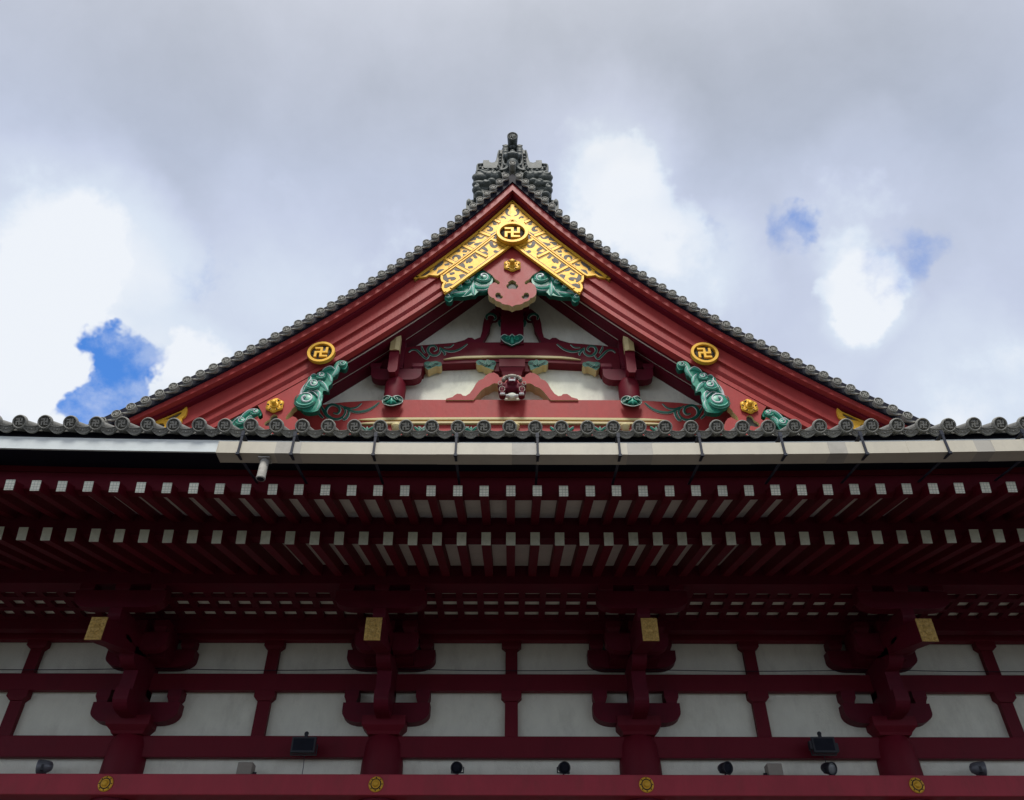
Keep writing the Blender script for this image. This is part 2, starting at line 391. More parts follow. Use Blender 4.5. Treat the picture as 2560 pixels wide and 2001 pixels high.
def spiral(cx, cz, r, turns=1.4, a0=0, d=1, n=22, rin=.12):
    """from the outside in; a0 start angle, d = +1 anticlockwise"""
    out = []
    for i in range(n+1):
        t = i/n; a = a0+d*turns*2*PI*t; rr = r*(1-(1-rin)*t**.8)
        out.append((cx+rr*math.cos(a), cz+rr*math.sin(a)))
    return out
def taper(n, a, b, c=None):
    """widths a -> b (-> c)"""
    if c is None: return [a+(b-a)*i/(n-1) for i in range(n)]
    return [a+(b-a)*(i/(n-1))*2 if i < (n-1)/2 else b+(c-b)*((i/(n-1))*2-1) for i in range(n)]
def frange(a, b, n): return [a+(b-a)*i/n for i in range(n+1)]
def manji(r, cx=0, cz=0, flare=0):
    t = r/5*1.0; L = r; f = flare*r
    p = [(t, t), (t, L), (-L-f, L), (-L, L-2*t), (-t, L-2*t), (-t, t), (-L, t), (-L, -L-f*.0), (-L+2*t, -L), (-L+2*t, -t), (-t, -t),
         (-t, -L), (L+f, -L), (L, -L+2*t), (t, -L+2*t), (t, -t), (L, -t), (L, L), (L-2*t, L), (L-2*t, t)]
    return [(cx+x, cz+z) for x, z in p]

# ------------------------------------------------------------------ ground
def build_ground():
    me = bpy.data.meshes.new('ground')
    me.from_pydata([(-900, -900, 0), (900, -900, 0), (900, 900, 0), (-900, 900, 0)], [], [(0, 1, 2, 3)])
    mt = mat('stone_paving_slabs', (.030, .029, .028), .8, .2, 1.5, bump=.3)  # darker than stone; a shaded, crowded courtyard is put into the colour
    N = mt.node_tree.nodes; L = mt.node_tree.links; b = N['Principled BSDF']
    src = b.inputs['Base Color'].links[0].from_socket
    br = N.new('ShaderNodeTexBrick'); geo = N.new('ShaderNodeNewGeometry'); L.new(geo.outputs['Position'], br.inputs['Vector'])
    br.inputs['Scale'].default_value = 1; br.inputs['Brick Width'].default_value = .9; br.inputs['Row Height'].default_value = .6; br.inputs['Mortar Size'].default_value = .012
    L.new(src, br.inputs['Color1']); L.new(src, br.inputs['Color2']); br.inputs['Mortar'].default_value = (.03, .03, .028, 1)
    L.new(br.outputs['Color'], b.inputs['Base Color'])
    me.materials.append(mt)
    tag(place('ground', me), kind='structure')
build_ground()

# ------------------------------------------------------------------ the hall
root = bpy.data.objects.new('temple_hall', None); COL.objects.link(root); root.location = (0, 15.4, 0)
tag(root, 'red temple hall with tiled gable roof, gold crests and deep bracketed eaves', 'temple')
HW = 17.3                       # half width that is built

def rise(x): return .085*(min(abs(x), 17.5)/7.2)**2.2
SL = .5                          # slope of the lower roof at the eave
# --- podium, lower walls and pillars
mb = MB(); mb.box(-18, 18, 11.6, 40, -1.6, -.5)
for i in range(4): mb.box(-3+.0, 3, 11.6-.3*(i+1), 11.6-.3*i, -1.6, -.5-.22*(i+1))
part('stone_podium', mb, BASE, root)
mb = MB(); mb.box(-16.1, 16.1, 15.4, 15.6, -.5, 7.6)
wall = part('wall', mb, WHITE, root)
for k in range(-3, 4):
    mb = MB()
    for j in (-1, 0, 1): mb.box(k*4.6+j*1.25-.6, k*4.6+j*1.25+.6, 15.3, 15.39, -.48, 3.2)
    part('door', mb, REDD, root)

PX = [-11.5, -6.9, -2.3, 2.3, 6.9, 11.5]
for x in PX+[-16.1, 16.1]:
    mb = MB()
    mb.lathe((x, 15.4, -.5), (0, 0, 1), [(.38, 0), (.38, 4.4), (.37, 4.9), (.345, 5.22), (.29, 5.36), (.26, 5.40)], 36)
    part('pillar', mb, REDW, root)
# --- horizontal ties
def bar(name, y0, y1, z0, z1, m_=REDW, bev=.012):
    mb = MB(); mb.box(-16.3, 16.3, y0, y1, z0, z1)
    o = part(name, mb, m_, root)
    b = o.modifiers.new('edge', 'BEVEL'); b.width = bev; b.segments = 2
    return o
nag = bar('nageshi_beam', 14.9, 15.36, 3.787, 4.123, REDN, .02)
bar('tie_beam', 15.25, 15.38, 4.498, 4.870)
bar('tie_beam', 15.23, 15.37, 5.687, 6.007)
bar('tie_beam', 15.18, 15.36, 6.66, 7.05)
bar('door_lintel', 15.1, 15.36, 3.25, 3.6)
for a, b in zip([-16.1]+PX, PX+[16.1]):
    mb = MB(); mb.tube([(a+(b-a)*t, 15.22, 6.10-.035*math.sin(PI*t)) for t in frange(0, 1, 10)], .007, 6)
    part('wire', mb, BLK, root)
for x, w in ((-2.78, .2), (7.55, .32), (2.9, .12)):
    mb = MB(); mb.tube([(x+w*math.sin(t*1.7)*.6+t*.02, 15.12+.05*math.cos(t*2.3), 4.135+.012*(1+math.sin(t*3.1))) for t in frange(0, 9, 40)], .010, 6)
    part('cable_coil', mb, BLK, nag)
# --- short struts with cushion blocks between the bays
for k in range(-3, 4):
    x = k*4.6
    mb = MB(); mb.box(x-.12, x+.12, 15.28, 15.39, 4.87, 5.60)
    mb.loft([[(x-.12, 15.24, 5.50), (x+.12, 15.24, 5.50), (x+.12, 15.39, 5.50), (x-.12, 15.39, 5.50)],
             [(x-.19, 15.22, 5.57), (x+.19, 15.22, 5.57), (x+.19, 15.39, 5.57), (x-.19, 15.39, 5.57)],
             [(x-.19, 15.22, 5.687), (x+.19, 15.22, 5.687), (x+.19, 15.39, 5.687), (x-.19, 15.39, 5.687)]])
    part('strut', mb, REDW, root); mb = MB()
    mb.box(x-.115, x+.115, 15.28, 15.39, 6.007, 6.62)
    mb.loft([[(x-.12, 15.24, 6.50), (x+.12, 15.24, 6.50), (x+.12, 15.39, 6.50), (x-.12, 15.39, 6.50)],
             [(x-.19, 15.22, 6.56), (x+.19, 15.22, 6.56), (x+.19, 15.39, 6.56), (x-.19, 15.39, 6.56)],
             [(x-.19, 15.22, 6.66), (x+.19, 15.22, 6.66), (x+.19, 15.39, 6.66), (x-.19, 15.39, 6.66)]])
    part('strut', mb, REDW, root)
# --- bracket sets over each pillar
def block(mb, x, y, z, w, d, h, mi=0):
    """bearing block with a hollowed lower half"""
    def rect(sx, sy, zz): return [(x-sx, y-sy, zz), (x+sx, y-sy, zz), (x+sx, y+sy, zz), (x-sx, y+sy, zz)]
    mb.loft([rect(w*.36, d*.36, z), rect(w*.39, d*.39, z+h*.16), rect(w*.46, d*.46, z+h*.34), rect(w*.5, d*.5, z+h*.45), rect(w*.5, d*.5, z+h)], mi)
def boat_x(mb, x, y, z, hw, th, h, mi=0):
    """bracket arm across, with the upswept ends"""
    pts = [(-hw, h)] + [(-hw, h*.55)] + [(-hw*(1-.42*(1-math.cos(a))), h*.55-h*.55*math.sin(a)) for a in frange(0, PI/2, 7)][1:]
    pts += [(-p, q) for p, q in reversed(pts)]
    mb.plate([[(x+p, z+q) for p, q in pts]], y-th/2, y+th/2, mi)
def boat_y(mb, x, y0, y1, z, th, h, mi=0):
    """bracket arm running out from the wall (y0 its nose)"""
    L = y1-y0; pts = [(y1, z), (y1, z+h), (y0, z+h), (y0, z+h*.55)]+[(y0+.30*(1-math.cos(a)), z+h*.55-h*.55*math.sin(a)) for a in frange(0, PI/2, 6)][1:]
    mb.loft([[(x-th/2, q, w) for q, w in pts], [(x+th/2, q, w) for q, w in pts]], mi)
for x in PX:
    mb = MB()
    boat_x(mb, x, 15.28, 5.08, .80, .24, .36)
    boat_x(mb, x, 15.26, 6.10, .84, .24, .34)
    boat_y(mb, x, 14.45, 15.4, 5.10, .26, .34)
    mb.box(x-.13, x+.13, 14.55, 15.4, 5.441, 5.80)
    boat_y(mb, x, 14.20, 15.4, 5.801, .26, .318)
    mb.box(x-.45, x+.45, 14.75, 15.2, 6.12, 6.7)
    boat_x(mb, x, 14.45, 6.10, .58, .2, .34)
    boat_y(mb, x, 13.3, 15.4, 6.12, .22, .34)
    boat_x(mb, x, 13.40, 6.42, .80, .22, .32)
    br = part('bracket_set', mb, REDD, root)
    mb = MB(); block(mb, x, 15.4, 4.86, .78, .78, .30)
    part('bearing_block', mb, REDW, br)
    bl = [(x, 13.85, 6.0, .26, .12)]
    for dx in (-.66, 0, .66):
        bl += [(x+dx, 15.27, 5.44, .26, .23), (x+dx, 15.26, 6.44, .26, .21), (x+dx*.62, 14.45, 6.44, .26, .22), (x+dx*.95, 13.42, 6.70, .26, .17)]
    for bx, by, bz, bw, bh in bl:
        mb = MB(); block(mb, bx, by, bz, bw, bw, bh); part('small_block', mb, REDD, br)
    # tail rafter with its gilded end plate
    mb = MB()
    mb.loft([[(x-.13, 12.9, 5.65), (x+.13, 12.9, 5.65), (x+.13, 12.9, 6.03), (x-.13, 12.9, 6.03)],
             [(x-.13, 15.3, 6.25), (x+.13, 15.3, 6.25), (x+.13, 15.3, 6.63), (x-.13, 15.3, 6.63)]])
    tr = part('tail_rafter', mb, REDD, br)
    mb = MB(); mb.box(x-.134, x+.134, 12.875, 12.898, 5.642, 6.038)
    for i, (z0, rr) in enumerate(((5.84, .07), (5.72, .045), (5.96, .045))):
        mb.lathe((x, 12.876, z0), (0, -1, 0), [(rr, 0), (rr*.9, .012), (rr*.55, .006), (rr*.3, .018)], 12, mod=lambda a: 1+.22*math.cos(6*a))
    for sx in (-1, 1):
        for zz in (5.68, 5.78, 5.90, 6.0):
            mb.ball((x+sx*.09, 12.874, zz), (.026, .012, .03))
    part('gold_end_plate', mb, GOLDO, br)

# --- outer purlin, coffered soffit
def bent(name, y0, y1, z0, z1, m_, n=30, hw=HW, r=rise):
    mb = MB(); mb.box(-hw, hw, y0, y1, z0, z1, 0, r, n)
    return part(name, mb, m_, root)
bent('outer_purlin', 13.25, 13.62, 6.86, 7.24, REDD, r=None)
bent('inner_purlin', 14.85, 15.05, 6.72, 7.0, REDD, r=None)
mb = MB(); mb.box(-HW, HW, 13.6, 15.3, 6.99, 7.03); part('coffered_soffit_board', mb, WHITE, root)
mb = MB()
for k in range(4): mb.box(-HW, HW, 13.78+.43*k+.11, 13.78+.43*k+.25, 6.90, 6.985)
i = -45
while i <= 44:
    mb.box(i*.3833-.06+.19, i*.3833+.06+.19, 13.62, 15.05, 6.905, 6.98); i += 1
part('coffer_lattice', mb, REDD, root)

# --- rafters, two tiers
def rafter(name, w, L, y0, zt, y1, sl, capm, capname):
    """L is the depth square to the slope; zt the top edge of the cut end"""
    a = math.atan(sl); yb, zb = y0+L*math.sin(a), zt-L*math.cos(a)
    z1 = zt+(y1-y0)*sl; h = L/math.cos(a)
    mb = MB()
    mb.loft([[(-w/2, yb, zb), (w/2, yb, zb), (w/2, y0, zt), (-w/2, y0, zt)],
             [(-w/2, y1, z1-h), (w/2, y1, z1-h), (w/2, y1, z1), (-w/2, y1, z1)]])
    me = mb.mesh(name, REDW)
    mb = MB(); e = w/2+.002; f = .014*math.cos(a); g = .014*math.sin(a)
    mb.loft([[(-e, yb-.001, zb-.002), (e, yb-.001, zb-.002), (e, y0-.001, zt+.002), (-e, y0-.001, zt+.002)],
             [(-e, yb-f, zb-.002-g), (e, yb-f, zb-.002-g), (e, y0-f, zt+.002-g), (-e, y0-f, zt+.002-g)]])
    return me, mb.mesh(capname, capm)
fm, fc = rafter('flying_rafter', .126, .153, 9.92, 6.693, 11.44, .26, CAPM, 'end_plate')
bm_, bc = rafter('base_rafter', .142, .204, 11.20, 6.677, 13.4, .26, CAPG, 'end_plate')
for nm, me, cp in (('flying_rafter', fm, fc), ('base_rafter', bm_, bc)):
    for i in range(-45, 46):
        x = -.017+.3833*i
        o = place(nm, me, root, (x, 0, rise(x)*(1.0 if nm == 'flying_rafter' else .8)))
        e = place('end_plate', cp, o, (x, 0, rise(x)*(1.0 if nm == 'flying_rafter' else .8)))
        o.location.z += random.uniform(-.004, .004); o.location.x += random.uniform(-.003, .003)
def slopebox(name, y0, z0, y1, z1, th, m_, n=30, k=1.0):
    mb = MB(); xs = frange(-HW, HW, n)
    mb.loft([[(x, y0, z0+rise(x)*k), (x, y1, z1+rise(x)*k), (x, y1, z1+th+rise(x)*k), (x, y0, z0+th+rise(x)*k)] for x in xs])
    return part(name, mb, m_, root)
slopebox('flying_soffit_board', 10.2, 6.694+.26*.28, 11.5, 6.694+.26*1.58, .03, BOARDW)
slopebox('base_soffit_board', 11.5, 6.683+.26*.3, 13.5, 6.683+.26*2.3, .03, BOARDW, k=.8)
bent('rafter_support_beam', 11.38, 11.58, 6.684, 7.06, REDD, r=lambda x: rise(x)*.85)
bent('eave_support_beam', 10.14, 10.30, 6.695, 6.99, REDW)
bent('eave_board', 10.125, 10.30, 7.0, 7.14, REDW)
bent('under_eave_board', 9.58, 10.12, 7.09, 7.13, BLK)
bent('dark_batten', 9.62, 9.72, 7.135, 7.36, BLK)
bent('metal_flashing', 9.545, 9.575, 6.995, 7.205, FLASH)

# --- gutter with straps and outlet
gx0, gx1 = -4.08, 17.2
mb = MB()
segs = []
xx = gx0
random.seed(3)
cuts = [gx0, -3.28, -2.93, -1.05, .0, .35, 1.6, 1.95, 3.35, 4.4, 4.65, 5.5, 6.45, 6.7, 7.6, 8.7, 9.6, 9.95, 11.5, 13.0, 13.35, 15.1, gx1]
for a, b in zip(cuts, cuts[1:]):
    off = 0 if (cuts.index(a) % 2 == 0) else -.003
    n = 3; zi = 1 if b-a < .4 else 0
    mb.loft([[(x, 9.15+off, 6.695+rise(x)), (x, 9.385, 6.695+off+rise(x)), (x, 9.385, 6.87+rise(x)), (x, 9.37, 6.87+rise(x)), (x, 9.37, 6.71+rise(x)),
              (x, 9.165, 6.71+rise(x)), (x, 9.165, 6.892+rise(x)), (x, 9.15+off, 6.892+rise(x))] for x in frange(a, b, n)], zi)
gut = part('gutter', mb, [ZINC, ZINC2], root)
mb = MB(); mb.box(gx0-.012, gx0-.001, 9.148, 9.387, 6.693, 6.894, 0, rise); part('gutter_end_cap', mb, ZINC, gut)
def strap_mesh():
    mb = MB()
    mb.box(-.016, .016, 9.128, 9.144, 6.66, 7.0)
    mb.box(-.024, .024, 9.12, 9.147, 6.655, 6.69)
    mb.box(-.03, .03, 9.13, 9.60, 7.0, 7.012)
    mb.box(-.022, .022, 9.125, 9.145, 6.98, 7.06)
    mb.box(-.07, .07, 9.56, 9.60, 7.03, 7.15)
    mb.loft([[(-.018, 9.146, 6.66), (.018, 9.146, 6.66), (.018, 9.146, 6.675), (-.018, 9.146, 6.675)],
             [(-.018, 10.12, 6.85), (.018, 10.12, 6.85), (.018, 10.12, 6.865), (-.018, 10.12, 6.865)]])
    return mb.mesh('gutter_strap', NAVY)
sm = strap_mesh()
for x in (-3.78, -3.045, -1.911, -.777, .357, 1.491, 2.625, 3.77, 4.9, 6.05, 7.2, 8.3, 9.4, 10.5, 11.7, 12.8, 13.9, 15.0, 16.2):
    place('gutter_strap', sm, gut, (x, 0, rise(x)))
mb = MB(); mb.box(-3.51, -3.35, 9.19, 9.35, 6.672, 6.69); mb.lathe((-3.43, 9.27, 6.36), (0, 0, 1), [(.062, 0), (.064, .012), (.064, .03), (.06, .04), (.06, .31)], 24)
mb.lathe((-3.43, 9.27, 6.358), (0, 0, 1), [(.05, 0), (.05, .001)], 24, 1)
part('downspout_outlet', mb, [mat('weathered_zinc', (.36, .35, .32), .7, .3, 12, spec=.2), BLK], gut)

# --- lower roof: sheet, tile rows, end discs
RZ = 7.30
def roofz(y): return RZ+SL*(y-9.47)+.014*(y-9.47)**2
mb = MB()
ys = [9.47]+frange(9.56, 17.25, 10)
for a, b in zip(ys[1:], ys[2:]):
    mb.loft([[(x, a, roofz(a)+rise(x)), (x, b, roofz(b)+rise(x)), (x, b, roofz(b)-.03+rise(x)), (x, a, roofz(a)-.015+rise(x))] for x in frange(-HW, HW, 20)])
TX0 = -.034
for i in range(-45, 46):
    x = TX0+.378*i
    path = [(x, y, roofz(y)+.075+rise(x)) for y in ys]
    mb.tube(path, .092, 12)
lroof = part('lower_roof', mb, TILE, root)
def disc_face(mb, r, d, c=(0, 0, 0), normal=(0, -1, 0)):
    """round tile end: rim, recess and raised crest"""
    a = Vector(normal).normalized(); c = Vector(c); up = Vector((0, 0, 1)); up = (up-a*up.dot(a)).normalized(); rt = a.cross(up)*-1
    mb.lathe(c-a*d, a, [(r*.93, 0), (r, d*.25), (r, d-.012), (r*.94, d), (r*.82, d), (r*.78, d-.008), (r*.765, d-.022)], 28, 0)
    mb.lathe(c-a*.024, a, [(r*.77, 0), (r*.77, .003)], 28, 1)
    t = MB(); t.plate([manji(r*.47)], -.020, 0, 0)
    pts = [c-a*.022+rt*p[0]+up*p[2]+a*(-p[1]) for p in t.v]
    b = len(mb.v); mb.v += [tuple(q) for q in pts]; mb.f += [[b+i for i in f] for f in t.f]; mb.m += [0]*len(t.f); mb.sm += [False]*len(t.f)
beta = math.atan(SL)
nrm = Vector((0, -math.cos(beta), -math.sin(beta)))
mb = MB(); disc_face(mb, .106, .07, (0, 9.40, 7.375), nrm)
dm = mb.mesh('tile_end', [TILEF, TILED], CZ, (0, 9.40, 7.375+CZ))
def pan_mesh(hw, sag, top, th, relief=True):
    """hanging end of a pan tile: crescent with a raised scroll"""
    n = 10; up = []; lo = []
    for i in range(n+1):
        t = -1+2*i/n
        up.append((t*hw, top-sag*(1-t*t)*.75)); lo.append((t*hw*.93, top-.03-sag*(1-t*t)*1.0-.065*(1-t**4)))
    mb = MB(); mb.plate([up+lo[::-1]], 0, th, 0)
    if relief:
        mid = [((a[0]+b[0])/2, (a[1]+b[1])/2) for a, b in zip(up, lo)]
        mb.ribbon([(x, z-.035) for x, z in mid[1:-1]], .009, -.008, .002, 0)
        for sx in (-1, 1):
            mb.ribbon(spiral(sx*hw*.3, mid[n//2][1]+.006, .022, 1.2, PI/2, sx, 10), .008, -.009, .002, 0)
            mb.ribbon(spiral(sx*hw*.6, mid[n//2][1]+.022, .017, 1.1, -PI/2, -sx, 10), .007, -.009, .002, 0)
        mb.ball((0, -.002, mid[n//2][1]+.002), (.014, .009, .014))
    # tilt to the slope of the roof
    mb.v = [(x, y*math.cos(beta)+z*math.sin(beta)*-1*.0+y*0, z) for x, y, z in mb.v]
    return mb
cb, sb = math.cos(beta), math.sin(beta)
pb = MB(); up = []; lo = []
for i in range(13):
    t = -1+i/6
    up.append((t*.175, -.066+.05*t*t)); lo.append((t*.16, -.168+.13*abs(t)**2.0))
pb.plate([up+lo[::-1]], .03, .06)
pb.ribbon([(x, z+.004) for x, z in up], .012, .018, .032)
pb.ribbon([(x*.96, z+.009) for x, z in lo[1:-1]], .010, .020, .032)
for sx in (-1, 1):
    pb.ribbon(spiral(sx*.045, -.100, .022, 1.2, PI/2, sx, 10), .008, .018, .032)
    pb.ribbon(spiral(sx*.088, -.086, .016, 1.1, -PI/2, -sx, 10), .007, .019, .032)
pb.ball((0, .028, -.108), (.014, .012, .014))
pb.v = [(x, 9.40+y*cb-z*sb, 7.375+y*sb+z*cb) for x, y, z in pb.v]
pm = pb.mesh('pan_tile_end', [TILEF])
for i in range(-45, 46):
    x = TX0+.378*i
    o = place('tile_end', dm, lroof, (x+random.uniform(-.004, .004), 9.40+random.uniform(-.008, .008), 7.375+CZ+rise(x)+random.uniform(-.004, .004)))
    o.rotation_mode = 'AXIS_ANGLE'; o.rotation_axis_angle = (random.uniform(-.09, .09), *nrm)
    if i < 45: place('pan_tile_end', pm, lroof, (x+.189, 0, rise(x+.189)))

# ------------------------------------------------------------------ gable
def fA(x): return 21.9876-1.5518*x+.079*x*x-.0025*x**3
def fB(x): return 21.6324-1.5175*x+.0749*x*x-.0022*x**3
def fC(x): return 21.4994-1.574*x+.0937*x*x
def fD(x): return 20.5125-1.3525*x+.0633*x*x-.0024*x**3
def fG(x): return 19.5139-1.1874*x+.0381*x*x-.0009*x**3
def fGg(x): return 19.3062-1.1874*x+.0385*x*x-.0009*x**3
def fT(x): return 22.4676-1.7026*x+.1045*x*x-.0039*x**3
def off(f, d): return lambda x: f(x)+d
XE = 10.3
xs = frange(0, XE, 36)
def both(prof, name, m_, parent=None, x=None):
    r = []
    for sgn in (-1, 1):
        mb = MB(); mb.sweep(prof, [sgn*q for q in (x or xs)])
        r.append(part(name, mb, m_, parent or root))
    return r
both([(15.50, fB), (15.50, fA), (16.3, fA), (16.3, fB)], 'verge_moulding', RED)
both([(15.66, off(fB, -.10)), (15.66, off(fB, .02)), (16.3, off(fB, .02)), (16.3, off(fB, -.10))], 'verge_under_moulding', REDW)
both([(15.44, off(fA, .0)), (15.42, off(fA, .39)), (16.3, off(fA, .39)), (16.3, off(fA, .003))], 'verge_black_board', BLK)
boards = both([(15.82, off(fB, 0)), (15.82, fD), (15.90, off(fD, -.008)), (15.90, off(fG, .30)), (15.96, off(fG, .20)),
      (15.99, off(fG, .195)), (15.99, off(fG, .175)), (15.95, off(fG, .17)), (15.95, off(fG, .0)), (16.16, off(fG, .0)), (16.16, off(fB, 0))], 'bargeboard', RED)
# soffit of the verge
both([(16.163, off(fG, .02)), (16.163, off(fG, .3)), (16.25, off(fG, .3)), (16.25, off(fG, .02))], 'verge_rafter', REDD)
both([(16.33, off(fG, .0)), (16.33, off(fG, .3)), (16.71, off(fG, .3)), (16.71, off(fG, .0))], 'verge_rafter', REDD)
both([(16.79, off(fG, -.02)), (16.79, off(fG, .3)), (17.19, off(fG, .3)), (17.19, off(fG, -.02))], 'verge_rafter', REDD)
both([(16.17, off(fG, .06)), (16.17, off(fG, .2)), (17.19, off(fG, .2)), (17.19, off(fG, .06))], 'verge_soffit', BOARDW)
# gable wall
pts = [(-x, fG(x)+.2) for x in reversed(xs)]+[(x, fG(x)+.2) for x in xs[1:]]+[(XE, 10.8), (-XE, 10.8)]
mb = MB(); mb.plate([pts], 17.2, 17.4); part('gable_wall', mb, WHITE, root)

# --- upper roof sheet and verge tiles
mb = MB()
for sgn in (-1, 1):
    xx = [sgn*q for q in frange(0, 15, 40)]
    def zr(x): x = abs(x); return (fT(x) if x < XE else fT(XE)-(x-XE)*.45)
    mb.loft([[(x, 15.5 if abs(x) <= XE else 17.6, zr(x)-.12), (x, 15.5 if abs(x) <= XE else 17.6, zr(x)-.05), (x, 34, zr(x)-.05), (x, 34, zr(x)-.12)] for x in xx])
uroof = part('upper_roof', mb, TILE, root)
mb = MB(); disc_face(mb, .116, .3, (0, 15.28, 0)); mb.cyl((0, 15.5, 0), (0, 1, 0), .1, .1, .5, 16, 0)
vm_ = mb.mesh('verge_tile', [TILEF, TILED], 0)
def txi(i): return .2166+.18725*i+.00188*i*i-1e-5*i**3
def verge_pan(x0, x1, sgn):
    """lens shaped tile end hanging between two round ends"""
    a = Vector((x0, fT(x0))); b = Vector((x1, fT(x1)))
    d = (b-a); l = d.length; d.normalize(); nn = Vector((-d.y, d.x))
    if nn.y > 0: nn = -nn
    up = []; lo = []
    A0 = a+nn*.128-d*.02; B0 = b-d*.105+nn*.012
    for i in range(9):
        t = i/8; s = 4*t*(1-t); p = A0*(1-t)+B0*t
        up.append(p-nn*.006*s); lo.append(p+nn*.058*s)
    o = MB(); o.plate([[(q.x*sgn, q.y) for q in up+lo[::-1]]], 15.33, 15.37)
    return o
for sgn in (-1, 1):
    for i in range(0, 43):
        x = txi(i)
        if x > XE: break
        place('verge_tile', vm_, uroof, (sgn*x, 0, fT(x)+CZ))
        x2 = txi(i+1)
        if i % 1 == 0:
            part('verge_pan_tile', verge_pan(x, x2, sgn), TILEF, uroof)
place('verge_tile', vm_, uroof, (0, -.03, 22.728+CZ))

# --- gold crests (medallions)
def medallion(x, z, r, y, depth):
    mb = MB()
    mb.lathe((x, y+depth, z), (0, -1, 0), [(r*.97, 0), (r, depth*.15), (r, depth-.015), (r*.98, depth), (r*.79, depth), (r*.77, depth-.015), (r*.765, depth*.3)], 64, 0, False)
    o = part('gold_crest', mb, GOLD, root)
    mb = MB(); mb.lathe((x, y+depth*.62, z), (0, -1, 0), [(r*.77, 0), (r*.77, .004)], 40)
    for a in range(4): mb.ball((x+r*.64*math.cos(a*PI/2), y+depth*.58, z+r*.64*math.sin(a*PI/2)), (.022, .02, .022), 1)
    part('crest_ground', mb, [SLATE, BLK], o)
    mb = MB(); mb.plate([manji(r*.48, x, z, .06)], y+depth*.1, y+depth*.66)
    e = part('crest_emblem', mb, GOLD, o); b = e.modifiers.new('edge', 'BEVEL'); b.width = .012; b.segments = 2
    return o
cxm, czm = W(1281, 576, 15.55); medallion(0, czm, .484, 15.60, .15)
for u in (802, 1762):
    x, z = W(u, 880, 15.7); medallion(x, 14.83, .365, 15.70, .12)

